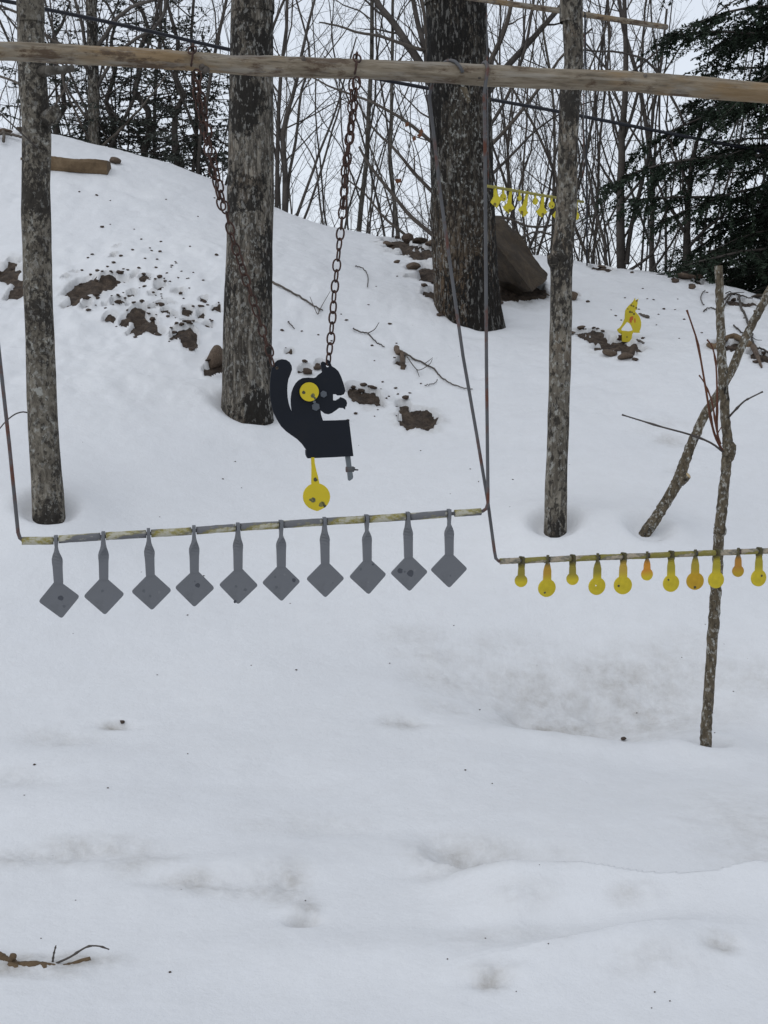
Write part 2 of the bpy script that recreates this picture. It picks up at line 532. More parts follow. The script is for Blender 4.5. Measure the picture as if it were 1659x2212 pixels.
# ------------------------------------------------------------------ terrain
ctrl_px = [(-350, 2212, 3.0), (0, 2212, 3.05), (830, 2212, 3.05), (1659, 2212, 3.05), (2000, 2212, 3.05),
           (-200, 1900, 3.95), (0, 1900, 3.95), (830, 1900, 3.95), (1659, 1900, 3.98), (1900, 1900, 4.0),
           (0, 1700, 4.70), (830, 1700, 4.75), (1659, 1720, 4.75), (-250, 1650, 4.9), (1950, 1700, 4.9),
           (0, 1590, 5.15), (500, 1590, 5.25), (1000, 1590, 5.35), (1525, 1622, 5.5), (1900, 1600, 5.6),
           (0, 1400, 5.9), (830, 1400, 6.15), (1300, 1400, 6.3), (1659, 1400, 6.35), (-300, 1400, 5.8), (2000, 1400, 6.4),
           (105, 1115, 7.0), (830, 1115, 7.5), (1200, 1150, 7.2), (1400, 1148, 7.15), (1659, 1100, 7.5), (-250, 1100, 6.9), (1950, 1100, 7.6),
           (0, 900, 8.2), (-250, 850, 8.4), (470, 870, 8.8), (600, 922, 8.7), (830, 880, 9.1), (250, 750, 9.7), (0, 600, 11.1), (400, 600, 11.0), (700, 700, 10.5),
           (830, 600, 12.0), (960, 665, 11.0), (1075, 716, 10.9), (1150, 690, 11.2), (1250, 750, 10.3), (1365, 775, 10.0), (1500, 850, 9.1), (1659, 800, 9.5), (1950, 800, 9.6), (1250, 950, 8.4), (1450, 700, 11.2),
           (1130, 640, 12.0), (-300, 600, 11.2), (1659, 720, 10.8)]
crest_px = [(-700, 130, 15.2), (-350, 200, 15.1), (-150, 243, 15), (0, 275, 15), (130, 297, 15), (300, 338, 15), (450, 383, 15), (600, 458, 14.8), (720, 492, 14.6), (850, 517, 14.5),
            (950, 528, 14.3), (1080, 545, 14.1), (1180, 556, 14), (1300, 576, 13.8), (1450, 600, 13.3), (1560, 624, 12.9), (1659, 654, 12.5), (1850, 700, 12.0), (2200, 760, 11.6)]
pts = [P(*c) for c in ctrl_px] + [P(*c) for c in crest_px]
for c in crest_px:
    q = P(*c)
    for dy, dz in ((1.2, .02), (2.6, -.25), (5, -1.1), (9, -2.4), (16, -3.6)):
        k = (q.y + dy) / q.y
        pts.append(Vector((q.x * k, q.y + dy, q.z + dz - .0 * dy)))
for x in (-7, -3, 0, 3, 7):
    pts += [Vector((x, 1.0, 0.02)), Vector((x, -2.5, 0.0))]
for x in (-40, -20, 0, 20, 40):
    pts += [Vector((x, 45, -1.6 - .02 * x)), Vector((x, 70, -1.4))]
A = np.array([[p.x, p.y, p.z] for p in pts])
C2 = .9 ** 2
def _phi(d2):
    return np.sqrt(d2 + C2)
n_ = len(A)
D2 = (A[:, None, 0] - A[None, :, 0]) ** 2 + (A[:, None, 1] - A[None, :, 1]) ** 2
K = np.zeros((n_ + 3, n_ + 3))
K[:n_, :n_] = _phi(D2) + np.eye(n_) * -.015
K[:n_, n_] = 1
K[:n_, n_ + 1] = A[:, 0]
K[:n_, n_ + 2] = A[:, 1]
K[n_:, :n_] = K[:n_, n_:].T
W = np.linalg.solve(K, np.concatenate([A[:, 2], [0, 0, 0]]))
def H0(x, y):
    x = np.asarray(x, float); y = np.asarray(y, float)
    sh = x.shape
    x, y = x.ravel(), y.ravel()
    r = np.empty_like(x)
    for s in range(0, len(x), 40000):
        xx, yy = x[s:s + 40000], y[s:s + 40000]
        d2 = (xx[:, None] - A[None, :, 0]) ** 2 + (yy[:, None] - A[None, :, 1]) ** 2
        r[s:s + 40000] = _phi(d2) @ W[:n_] + W[n_] + W[n_ + 1] * xx + W[n_ + 2] * yy
    return r.reshape(sh)
def G0(u, v, f=None, far=20.0):
    """First meeting of a picture ray with the terrain."""
    f = f or H0
    d = ray(u, v)
    Y = np.geomspace(2.0, far, 700)
    k = Y / d.y
    z = EYE + d.z * k
    h = f(d.x * k, Y)
    gap = z - h
    i = np.argmax(gap < 0) if (gap < 0).any() else int(np.argmin(gap))
    return Vector((d.x * k[i], Y[i], h[i]))

# melted-out patches of earth: (u, v, half width, half height) in the picture
patch_px = [(195, 628, 42, 22), (243, 602, 30, 10), (300, 672, 16, 14), (318, 700, 22, 18), (352, 655, 14, 9), (400, 728, 20, 12), (412, 700, 12, 10), (283, 636, 10, 8),
            (18, 592, 34, 20), (40, 628, 16, 18), (372, 690, 10, 8), (405, 745, 12, 12), (250, 655, 12, 9),
            (868, 524, 38, 13), (918, 545, 30, 16), (922, 595, 34, 36), (945, 640, 26, 34), (960, 665, 20, 22),
            (1120, 632, 55, 20), (1085, 650, 22, 10), (1290, 733, 44, 13), (1335, 752, 44, 14), (1355, 768, 16, 10), (1250, 722, 14, 8),
            (905, 908, 40, 17), (795, 862, 30, 16), (765, 838, 16, 8), (870, 872, 12, 7), (820, 880, 9, 6), (770, 850, 14, 7), (880, 895, 14, 9),
            (1465, 600, 34, 9), (1500, 612, 14, 8), (1300, 580, 20, 6), (1580, 748, 34, 9), (1640, 772, 22, 14), (1600, 655, 40, 10), (660, 800, 12, 8), (690, 790, 9, 6),
            (865, 785, 12, 12), (470, 790, 20, 18), (455, 800, 14, 14), (600, 790, 14, 8), (140, 602, 7, 4), (625, 765, 7, 5), (1240, 640, 10, 8)]
rp = random.Random(11)
patch_px += [(345, 617, 14, 9), (234, 694, 12, 9), (191, 664, 14, 8), (300, 682, 16, 14), (326, 705, 14, 16), (330, 666, 10, 8), (357, 682, 11, 10), (404, 678, 14, 8), (406, 705, 14, 7), (380, 729, 12, 11), (418, 748, 9, 11), (433, 680, 8, 6), (314, 600, 12, 7), (250, 537, 6, 4), (244, 555, 7, 5),
             (269, 701, 7, 5), (304, 725, 20, 4), (385, 631, 12, 6), (328, 631, 9, 4), (225, 666, 7, 4), (262, 653, 10, 4), (468, 678, 7, 4), (290, 590, 8, 4), (370, 655, 8, 4), (440, 655, 7, 4), (450, 700, 8, 5), (280, 660, 8, 4), (345, 720, 8, 5), (160, 590, 8, 3), (215, 645, 9, 4)]
N_BIG = len(patch_px)
patches = []
for (u, v, ru, rv) in patch_px:
    c = G0(u, v)
    k = ppm(c)
    up, dn = G0(u, v - rv), G0(u, v + rv)
    ry = min(max((up.y - dn.y) / 2, ru / k * .5), ru / k * 3.0)
    patches.append((c.x, c.y, max(ru / k, .018), max(ry, .022)))
# pock marks in the snow (small dents)
dents = []
for _ in range(130):
    u, v = rp.uniform(-60, 1700), rp.uniform(330, 860)
    if 120 < u < 620 or rp.random() < .45:
        if v > 300 + .17 * u:
            c = G0(u, v)
            r = rp.uniform(.03, .075)
            dents.append((c.x, c.y, r * rp.uniform(1, 1.9), r * rp.uniform(.8, 1.4), -rp.uniform(.008, .028)))
# soft hollows and swells in the foreground: (u, v, rx m, ry m, dz m)
soft = [(1150, 1522, .09, .035, -.06), (1188, 1550, .10, .03, -.055), (1120, 1505, .06, .03, -.04), (1280, 1500, .12, .04, -.035), (1250, 1545, .42, .20, -.11), (1180, 1490, .35, .16, -.035), (1380, 1500, .4, .2, -.05), (1330, 1590, .22, .08, -.03), (950, 1465, .3, .15, -.02),
        (870, 1560, .12, .05, -.02), (1080, 1450, .3, .1, -.02), (1260, 1610, .5, .12, .06), (1480, 1480, .3, .2, -.025),
        (1000, 1855, .12, .06, -.05), (1100, 1890, .28, .07, -.055), (1220, 1905, .15, .05, -.04),
        (655, 1985, .04, .03, -.055), (640, 1960, .06, .04, .015), (620, 1900, .05, .06, -.012), (430, 1905, .22, .05, -.022), (180, 1850, .3, .06, -.022), (520, 1870, .3, .1, .02), (100, 1760, .5, .2, .03), (700, 1790, .3, .1, -.02),
        (250, 1562, .10, .035, -.025), (130, 1590, .35, .12, -.025), (30, 1690, .3, .1, -.02),
        (1055, 2130, .06, .03, -.02), (1070, 2122, .09, .03, .012), (1560, 2085, .05, .03, -.015), (1180, 2000, .3, .05, -.015), (830, 2060, .5, .15, .03), (1400, 2080, .4, .1, .025),
        (1450, 938, .22, .16, -.05), (1440, 920, .3, .2, .03), (1550, 955, .14, .08, -.03), (1460, 1010, .1, .06, -.02), (1500, 1120, .25, .2, -.03)]
soft_w = [(lambda c: (c.x, c.y, s[2], s[3], s[4]))(G0(s[0], s[1])) for s in soft]
# wells round the trunks
wells = [(105, 1113, 7.0, .17, .07), (537, 912, 8.8, .30, .05), (1199, 1148, 7.2, .14, .07), (1400, 1148, 7.15, .12, .06), (1524, 1621, 5.5, .07, .05), (1020, 705, 10.95, .4, .03)]
wells_w = []
for (u, v, Y, r, d) in wells:
    c = P(u, v, Y)
    wells_w.append((c.x, c.y, r, d))
# the lip of the ploughed bank low on the right, and a lesser one below it
lip_px = [[(900, 1845), (1000, 1885), (1100, 1912), (1250, 1930), (1400, 1958), (1540, 1966), (1700, 1950), (1900, 1930)],
          [(950, 2095), (1080, 2085), (1200, 2080), (1350, 2062), (1500, 2050)], [(1240, 1925), (1400, 1925), (1520, 1938), (1700, 1965)]]
lips = []
for L, (amp, near, far) in zip(lip_px, ((.11, .35, .06), (.028, .2, .05), (.03, .10, .10))):
    w = [G0(u, v) for u, v in L]
    lips.append((np.array([p.x for p in w]), np.array([p.y for p in w]), amp, near, far))

HUM = G0(325, 650)
def snow_fields(x, y):
    """Returns snow height, soil height, emergence and dirt at x, y arrays."""
    h = H0(x, y)
    near = sstep(26, 16, y)
    h = h + near * (.030 * fbm(x * .9, y * .9, 0 * x, 3) + .010 * fbm(x * 3.1, y * 3.1, 0 * x + 4, 3))
    rough = sstep(7.3, 9.5, y) * near
    hum = np.exp(-((x - HUM[0]) / 1.15) ** 2 - ((y - HUM[1]) / 1.9) ** 2)
    h = h + hum * (.050 * fbm(x * 5.2, y * 3.6, 0 * x + 55, 3, .5))
    h = h + rough * (.016 * fbm(x * 4.5, y * 3.0, 0 * x + 9, 4) + .014 * np.abs(fbm(x * 7, y * 5, 0 * x + 2, 3)))
    dirt = np.zeros_like(h)
    for (cx, cy, rx, ry, dz) in soft_w + dents:
        sel = (np.abs(x - cx) < 3 * rx) & (np.abs(y - cy) < 3 * ry)
        if sel.any():
            g = np.exp(-((x[sel] - cx) / rx) ** 2 - ((y[sel] - cy) / ry) ** 2)
            h[sel] += dz * g
    for (lx, ly, amp, ne, fa) in lips:
        sel = (y < 6) & (y > 2)
        xs, ys = x[sel], y[sel]
        s = ys - (np.interp(xs, lx, ly) + .03 * fbm(xs * 3, 0 * xs, 0 * xs, 3))
        win = sstep(lx[0] - .1, lx[0] + .35, xs) * sstep(lx[-1] + .3, lx[-1] - .2, xs)
        h[sel] += amp * win * np.where(s < 0, np.exp(-(s / ne) ** 2), np.exp(-(s / fa) ** 2)) - amp * .9 * win * np.where(s > 0, np.exp(-((s - .16) / .13) ** 2), 0)
    e = np.full(h.shape, -1.0)
    for (cx, cy, rx, ry) in patches:
        m = 2.2
        sel = (np.abs(x - cx) < m * rx) & (np.abs(y - cy) < m * ry)
        if sel.any():
            d = 1 - np.sqrt(((x[sel] - cx) / rx) ** 2 + ((y[sel] - cy) / ry) ** 2)
            e[sel] = np.maximum(e[sel], d)
    lump = fbm(x * 5.5, y * 4.5, 0 * x + 31, 4, .6) + .75 * fbm(x * 13, y * 9, 0 * x + 77, 3, .6)
    em = e + .20 + .75 * lump * (e > -.95)
    cut = sstep(-.05, .28, em)
    soil = h - .035 + .050 * fbm(x * 10, y * 8, 0 * x + 5, 4, .6) + .014 * fbm(x * 30, y * 26, 0 * x + 5, 2)
    soil = np.minimum(soil, h - .006 + .03 * cut)
    # snow swells a little round the holes, as it slumps off the clods
    h = h + .018 * sstep(-.75, -.1, e + .3 * lump) * (1 - cut)
    h = h - .11 * cut
    for (cx, cy, r, d) in wells_w:
        q = np.sqrt((x - cx) ** 2 + (y - cy) ** 2)
        qq = np.maximum(q - r * .5, 0)
        h = h - 1.3 * d * np.exp(-(qq / (.06 + .10 * r)) ** 2) + 1.25 * d * np.exp(-(qq / (.20 + .25 * r)) ** 2)
    return h, soil, em
def Hs(x, y):
    x = np.asarray(x, float); y = np.asarray(y, float)
    return snow_fields(np.atleast_1d(x).astype(float), np.atleast_1d(y).astype(float))[0]
def ground(u, v):
    p = G0(u, v, Hs)
    return p

# grid that gets coarser with distance and to the sides
rows = np.concatenate([-2.0 + np.linspace(0, 3.8, 24, endpoint=False), np.geomspace(1.8, 16.5, 1000, endpoint=False), np.geomspace(16.5, 75, 60)])
tc = np.arange(-.345, .3451, .0016)
left_t = -.345 - np.geomspace(.006, .9, 34)[::-1]
cols = np.concatenate([left_t, tc, -left_t[::-1]])
gy, gt = np.meshgrid(rows, cols, indexing='ij')
gx = gt * np.maximum(gy + 2.0 * np.exp(-np.maximum(gy, 0)), 2.0) * np.where(gy > 20, 1.3, 1.0) ** np.clip((gy - 20) / 20, 0, 1)
hs, soil, em = snow_fields(gx.ravel(), gy.ravel())
nr, nc = gy.shape
V = np.stack([gx.ravel(), gy.ravel(), hs], 1)
idx = np.arange(nr * nc).reshape(nr, nc)
F = np.stack([idx[:-1, :-1].ravel(), idx[:-1, 1:].ravel(), idx[1:, 1:].ravel(), idx[1:, :-1].ravel()], 1)
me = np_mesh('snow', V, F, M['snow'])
# grimy meltwater stains in the old snow: (u, v, rx, ry, amount)
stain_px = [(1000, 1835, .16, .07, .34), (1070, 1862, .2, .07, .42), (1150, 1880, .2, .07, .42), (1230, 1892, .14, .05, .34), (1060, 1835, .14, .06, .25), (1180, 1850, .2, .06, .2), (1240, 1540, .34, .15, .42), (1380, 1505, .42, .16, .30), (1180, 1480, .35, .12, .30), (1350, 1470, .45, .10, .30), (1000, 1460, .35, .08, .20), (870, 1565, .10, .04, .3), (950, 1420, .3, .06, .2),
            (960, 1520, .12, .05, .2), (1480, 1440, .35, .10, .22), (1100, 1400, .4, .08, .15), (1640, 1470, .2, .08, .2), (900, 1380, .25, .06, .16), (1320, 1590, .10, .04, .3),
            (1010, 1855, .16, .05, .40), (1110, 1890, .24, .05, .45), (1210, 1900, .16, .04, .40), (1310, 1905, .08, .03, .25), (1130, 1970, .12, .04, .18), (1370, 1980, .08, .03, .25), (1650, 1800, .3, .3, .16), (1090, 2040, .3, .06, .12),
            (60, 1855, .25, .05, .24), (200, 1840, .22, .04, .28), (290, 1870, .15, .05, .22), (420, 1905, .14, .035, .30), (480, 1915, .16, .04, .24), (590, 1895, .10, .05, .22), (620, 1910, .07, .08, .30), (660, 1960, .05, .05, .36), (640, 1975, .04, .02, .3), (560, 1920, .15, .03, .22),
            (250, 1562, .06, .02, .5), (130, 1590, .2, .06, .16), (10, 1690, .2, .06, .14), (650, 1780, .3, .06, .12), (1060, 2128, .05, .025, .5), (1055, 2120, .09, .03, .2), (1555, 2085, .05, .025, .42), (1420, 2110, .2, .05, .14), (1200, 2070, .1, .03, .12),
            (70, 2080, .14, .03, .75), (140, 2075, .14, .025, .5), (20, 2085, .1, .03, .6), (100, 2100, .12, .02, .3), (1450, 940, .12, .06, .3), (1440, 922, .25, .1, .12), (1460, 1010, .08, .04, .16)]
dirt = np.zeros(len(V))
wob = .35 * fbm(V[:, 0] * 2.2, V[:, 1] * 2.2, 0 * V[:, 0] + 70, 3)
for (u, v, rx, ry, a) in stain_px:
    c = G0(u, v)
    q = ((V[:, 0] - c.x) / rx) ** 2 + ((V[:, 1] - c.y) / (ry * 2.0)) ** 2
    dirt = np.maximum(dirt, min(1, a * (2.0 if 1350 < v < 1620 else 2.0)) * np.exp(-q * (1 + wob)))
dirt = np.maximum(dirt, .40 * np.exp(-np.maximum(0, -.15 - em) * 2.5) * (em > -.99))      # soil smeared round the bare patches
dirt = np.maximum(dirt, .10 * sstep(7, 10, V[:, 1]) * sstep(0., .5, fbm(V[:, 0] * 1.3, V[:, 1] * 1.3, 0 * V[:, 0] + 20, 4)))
V[:, 2] += (.016 * fbm(V[:, 0] * 16, V[:, 1] * 13, 0 * V[:, 0] + 41, 4, .6)) * np.clip(dirt * 1.6, 0, 1) * (V[:, 1] < 7)
me.vertices.foreach_set('co', np.ascontiguousarray(V, np.float32).ravel())
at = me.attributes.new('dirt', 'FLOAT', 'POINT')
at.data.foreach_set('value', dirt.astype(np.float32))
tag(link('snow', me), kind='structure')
# the earth under the snow, only where it can come through
keep = (em.reshape(nr, nc) > -.55)
fk = keep[:-1, :-1] | keep[:-1, 1:] | keep[1:, 1:] | keep[1:, :-1]
Fs = F[fk.ravel()]
used, inv = np.unique(Fs.ravel(), return_inverse=True)
Vs = np.stack([V[used, 0], V[used, 1], soil[used]], 1)
tag(link('ground', np_mesh('ground', Vs, inv.reshape(-1, 4), M['soil'])), kind='structure')

# ------------------------------------------------------------------ the hanging plane (pole, chains, racks)
_a, _b = P(45, 1170, 4.60), P(1045, 1105, 4.99)
pl_dir = Vector((_b.x - _a.x, _b.y - _a.y, 0)).normalized()
pl_n = Vector((pl_dir.y, -pl_dir.x, 0))          # towards the camera
if pl_n.y > 0:
    pl_n = -pl_n
def Q(u, v, off=0.0):
    """Picture ray met with the vertical plane the targets hang in, moved off metres towards the camera."""
    d = ray(u, v)
    o = Vector((0, 0, EYE))
    q = Vector((_a.x, _a.y, 0)) + pl_n * off
    t = (q - o).dot(pl_n) / d.dot(pl_n)
    return o + d * t
PL_ROT = Matrix((pl_dir, -pl_n, Vector((0, 0, 1)))).transposed()      # local x along the pole, y away, z up

# ------------------------------------------------------------------ foreground trunks
def trunk_mesh(name, spec, Y, mat, nseg=64, nrow=420, ridge=0.0, rfreq=14, lump=.03, top=None, flare=0.0, seed=0):
    """Trunk through (u, v, width) marks at distance Y, carried on below the snow and up out of the picture."""
    base = P(spec[-1][0], spec[-1][1], Y)
    ctr = [(lambda p: (p.x, p.y, p.z, w / 2 / ppm(p)))(P(u, v, Y)) for (u, v, w) in spec]
    lo = ctr[-1]
    ctr.append((lo[0] + (lo[0] - ctr[-2][0]) * .1, lo[1], lo[2] - .45, lo[3] * 1.12))
    hi = ctr[0]
    top = top or (hi[0] * 1.02, hi[1] + .1, hi[2] + 3.0, hi[3] * .6)
    ctr.insert(0, top)
    ctr = ctr[::-1]
    S = np.array(spline(ctr, nrow))
    th = np.linspace(0, 2 * math.pi, nseg, endpoint=False)
    ct, st = np.cos(th), np.sin(th)
    r = S[:, 3][:, None] * np.ones((1, nseg))
    X = ct[None, :] * r
    Yc = st[None, :] * r
    Z = S[:, 2][:, None] + 0 * X
    r = r * (1 + lump * fbm(X * 6 + seed, Yc * 6, Z * 2.2, 3))
    r = r * (1 + lump * .45 * fbm(X * 15 + seed, Yc * 15, Z * 6.5, 3))
    if ridge:
        a = fbm(X * rfreq + seed, Yc * rfreq, Z * rfreq * .16, 3)
        b = fbm(X * rfreq * 2.1 + seed, Yc * rfreq * 2.1, Z * rfreq * .5 + 9, 3)
        r = r + ridge * ((1 - 2.2 * np.abs(a)) * .75 + .45 * b)
    if flare:
        zz = np.clip((Z - base.z) / .55, -1, 1)
        r = r * (1 + flare * np.exp(-np.maximum(zz, 0) * 3.2) * (1 + .35 * np.cos(th * 5 + seed)[None, :]))
    Vx = S[:, 0][:, None] + ct[None, :] * r - base.x
    Vy = S[:, 1][:, None] + st[None, :] * r - base.y
    Vz = Z - base.z
    V = np.stack([Vx.ravel(), Vy.ravel(), Vz.ravel()], 1)
    i = np.arange(nrow * nseg).reshape(nrow, nseg)
    j = np.roll(i, -1, axis=1)
    F = np.stack([i[:-1].ravel(), j[:-1].ravel(), j[1:].ravel(), i[1:].ravel()], 1)
    return np_mesh(name, V, F, mat), base, Vector(top[:3]), top[3]

# recursive bare branching, used for every leafless tree
def sub_branches(mb, path, radii, lvl, dens, rnd, maxlvl=3, ratio=(.38, .62), spread=(28, 58), up=.25, start=.2, wig=.16, minlen=.10, leaves=None):
    n = len(path)
    seglen = [(path[i + 1] - path[i]).length for i in range(n - 1)]
    L = sum(seglen)
    cnt = max(2, int(L * dens[min(lvl, len(dens) - 1)] * rnd.uniform(.8, 1.2)))
    for c in range(cnt):
        t = start + (1 - start) * (c + rnd.random()) / cnt
        k = min(int(t * (n - 1)), n - 2)
        f = t * (n - 1) - k
        p = path[k].lerp(path[k + 1], f)
        d = (path[k + 1] - path[k]).normalized()
        r = (radii[k] * (1 - f) + radii[k + 1] * f)
        side = Vector((rnd.gauss(0, 1), rnd.gauss(0, 1), rnd.gauss(0, 1)))
        side = (side - d * side.dot(d))
        if side.length < 1e-4:
            continue
        side.normalize()
        an = R(rnd.uniform(*spread))
        nd = d * math.cos(an) + side * math.sin(an)
        ln = L * rnd.uniform(*ratio) * (1.05 - .55 * t)
        if ln < minlen:
            continue
        grow(mb, p, nd, ln, max(r * rnd.uniform(.34, .52), .0019), lvl + 1, dens, rnd, maxlvl, ratio, spread, up, wig, minlen, leaves)
def grow(mb, p, d, L, r, lvl, dens, rnd, maxlvl, ratio, spread, up, wig, minlen, leaves=None):
    k = 6 if lvl <= 1 else (4 if lvl == 2 else 3)
    path = [p.copy()]
    d = d.normalized()
    for i in range(k):
        d = (d + Vector((rnd.gauss(0, wig), rnd.gauss(0, wig), rnd.gauss(0, wig) + up / k * 1.2))).normalized()
        path.append(path[-1] + d * (L / k))
    radii = [r * (1 - .78 * i / k) for i in range(k + 1)]
    mb.tube(path, radii, 6 if r > .02 else (4 if r > .008 else 3), cap=False, tip=True)
    if leaves is not None and lvl >= 2 and rnd.random() < .02:
        leaves.append(path[-1])
    if lvl < maxlvl:
        sub_branches(mb, path, radii, lvl, dens, rnd, maxlvl, ratio, spread, up, .25, wig, minlen, leaves)
def limb(mb, pix, Y0, Y1, w0, w1, dens, rnd, lvl=1, maxlvl=3, up=.15, n=14, wig=.16):
    """A limb that follows picture marks while its distance runs from Y0 to Y1, with its own side branches."""
    S = spline([(u, v) for u, v in pix], n)
    path = []
    for i, s in enumerate(S):
        f = i / (n - 1)
        q = P(s[0], s[1], Y0 + (Y1 - Y0) * f)
        path.append(q + Vector((0, rnd.gauss(0, .02), 0)))
    k = ppm(path[0])
    radii = [max(.003, (w0 + (w1 - w0) * i / (n - 1)) / 2 / k) for i in range(n)]
    mb.tube(path, radii, 7, cap=True)
    sub_branches(mb, path, radii, lvl, dens, rnd, maxlvl, up=up, start=.08, wig=wig)

def crown_above(parent, base, top, rt, mat, seed, n=7, length=2.2):
    rnd = random.Random(seed)
    mb = MB(base)
    for i in range(n):
        a = rnd.uniform(0, 6.28)
        d = Vector((math.cos(a), math.sin(a), .9))
        grow(mb, top - Vector((0, 0, rnd.uniform(0, 1.0))), d, length * rnd.uniform(.7, 1.2), rt * .55, 1, [0, 3, 3.5, 4], rnd, 3, (.38, .62), (28, 55), .3, .14, .12)
    return mb.build('crown', mat, parent)

# --- smooth grey trunk near the left edge
spec = [(64, -60, 54), (65, 0, 54), (70, 150, 58), (79, 285, 61), (77, 420, 61), (81, 573, 62), (86, 732, 60), (91, 891, 64), (100, 1020, 65), (105, 1089, 67), (106, 1117, 69)]
me, base, top, rt = trunk_mesh('trunk', spec, 7.0, M['bark_beech'], 72, 460, ridge=.0035, rfreq=18, lump=.075, seed=3)
t = empty('maple_tree', base, 'grey smooth-barked trunk with black blotches, nearest to the left edge', 'tree')
link('trunk', me, t)
rnd = random.Random(5)
mb = MB(base)                                    # stub and knot
q0 = P(92, 152, 7.0)
mb.tube([P(84, 156, 6.97), P(104, 153, 6.95), P(130, 151, 6.97), P(158, 148, 7.02)], [.032, .026, .021, .018], 12, jitter=.12)
mb.build('branch_stub', M['bark_far'], t)
mb = MB(base)
mb.tube([P(98, 262, 6.98), P(112, 250, 6.93), P(121, 238, 6.92), P(124, 228, 6.93)], [.040, .045, .030, .012], 12, jitter=.14)
mb.build('knot', M['bark_beech'], t)
mb = MB(base)
mb.tube([P(116, 238, 6.93), P(124, 218, 6.9), P(138, 196, 6.9), P(150, 170, 6.95)], [.009, .007, .006, .004], 6)
mb.build('twig', M['twig_brown'], t)
mb = MB(base)
mb.tube([P(82, 322, 6.90), P(55, 296, 6.8), P(25, 268, 6.7), P(-12, 234, 6.6), P(-60, 190, 6.5)], [.0042, .004, .0038, .003, .002], 6)
mb.build('twig', M['twig_dark'], t)
crown_above(t, base, top, rt, M['twig_brown'], 21)

# --- middle trunk
spec = [(545, -60, 90), (545, 0, 91), (543, 200, 93), (541, 400, 99), (538.5, 540, 99), (536, 652, 102), (534, 771, 104), (534, 851, 106), (535, 918, 108)]
me, base, top, rt = trunk_mesh('trunk', spec, 8.8, M['bark_maple'], 110, 520, ridge=.006, rfreq=13, lump=.03, flare=.05, seed=8)
t = empty('maple_tree', base, 'thick grey furrowed trunk with black blotches behind the black squirrel plate', 'tree')
link('trunk', me, t)
crown_above(t, base, top, rt, M['twig_brown'], 22, 8, 2.6)

# --- oak
spec = [(984, -60, 122), (985, 0, 124), (994, 243, 130), (997, 382, 132), (1002, 521, 134), (1006, 590, 136), (1010, 660, 140), (1016, 718, 148)]
me, base, top, rt = trunk_mesh('trunk', spec, 10.95, M['bark_oak'], 190, 620, ridge=.017, rfreq=10, lump=.02, flare=.02, seed=2)
t = empty('oak_tree', base, 'widest trunk, dark ridged bark, beside the leaning boulder', 'tree')
link('trunk', me, t)
crown_above(t, base, top, rt, M['twig_dark'], 23, 9, 3.2)

# --- slim spotted trunk right of the oak
spec = [(1233, -60, 44), (1235, 0, 44), (1238.5, 110, 40), (1238, 150, 40), (1230, 208, 44), (1227, 312, 42), (1224, 451, 42), (1216, 530, 43), (1213, 560, 49), (1212, 590, 46), (1212, 640, 46), (1210, 764, 46), (1203, 1000, 46), (1199, 1155, 48)]
me, base, top, rt = trunk_mesh('trunk', spec, 7.2, M['bark_slim'], 64, 460, ridge=.004, rfreq=22, lump=.09, seed=5)
t = empty('maple_tree', base, 'slim grey trunk mottled with black spots, between the oak and the yellow animal plate', 'tree')
link('trunk', me, t)
mb = MB(base)
mb.tube([P(1203, 575, 7.18), P(1192, 562, 7.13), P(1187, 552, 7.11)], [.035, .028, .014], 10, jitter=.15)
mb.build('knot', M['bark_slim'], t)
crown_above(t, base, top, rt, M['twig_brown'], 24, 6, 1.8)

# --- cut-off upright sapling with shoots
spec = [(1552, 574, 17), (1555, 660, 18), (1558, 748, 19), (1561, 805, 21), (1565, 877, 20), (1571, 948, 22), (1575, 968, 29), (1574, 982, 28), (1569, 1005, 22), (1562, 1076, 23), (1556, 1136, 24), (1555, 1146, 28), (1553, 1160, 23),
        (1549, 1240, 23), (1544, 1310, 24), (1538, 1400, 23), (1531, 1500, 23), (1526, 1570, 24), (1523, 1625, 26)]
SY = 5.5
base = P(1523, 1622, SY)
ctr = [(lambda p: (p.x, p.y, p.z, w / 2 / ppm(p)))(P(u, v, SY)) for (u, v, w) in spec]
ctr.append((ctr[-1][0] - .01, ctr[-1][1], ctr[-1][2] - .35, ctr[-1][3]))
S = spline(ctr, 150)
t = empty('cut_sapling', base, 'upright sapling sawn off at the top, with thin red shoots', 'sapling')
mb = MB(base)
mb.tube([Vector(s[:3]) + Vector((random.gauss(0, .0012), random.gauss(0, .0012), 0)) for s in S], [s[3] for s in S], 18, jitter=.05)
mb.build('trunk', M['bark_sapling'], t)
def zs(x, y):      # marks read in an enlarged crop
    return (2200 + x / 1.9235) / 1.8228, (1000 + y / 1.9235) / 1.8228
shoots = [([(1240, 1490), (1185, 1380), (1150, 1240), (1110, 1000), (1055, 690), (1010, 540), (970, 425)], 'twig_red', .0058),
          ([(1245, 1500), (1150, 1430), (1000, 1370), (780, 1310), (600, 1255), (480, 1218)], 'twig_dark', .0050),
          ([(1225, 1440), (1200, 1340), (1200, 1100), (1192, 850), (1165, 710), (1125, 650)], 'twig_red', .0050),
          ([(1215, 1420), (1190, 1300), (1160, 1120), (1110, 990), (1065, 920)], 'twig_red', .0045),
          ([(1285, 1240), (1330, 1190), (1400, 1120), (1450, 1090), (1545, 1043)], 'twig_dark', .0050),
          ([(1205, 1400), (1200, 1365), (1230, 1315)], 'twig_red', .0035)]
for i, (pp, m, r) in enumerate(shoots):
    n = 16
    S = spline([zs(*q) for q in pp], n)
    path = [P(s[0], s[1], SY - .02 - (.05 + .02 * i) * k / (n - 1)) for k, s in enumerate(S)]
    rad = [r * (1 - .45 * k / (n - 1)) * (1.5 if k in (5, 10, n - 1) else 1) for k in range(n)]
    mb = MB(base)
    mb.tube(path, rad, 7)
    mb.build('shoot', M[m], t)
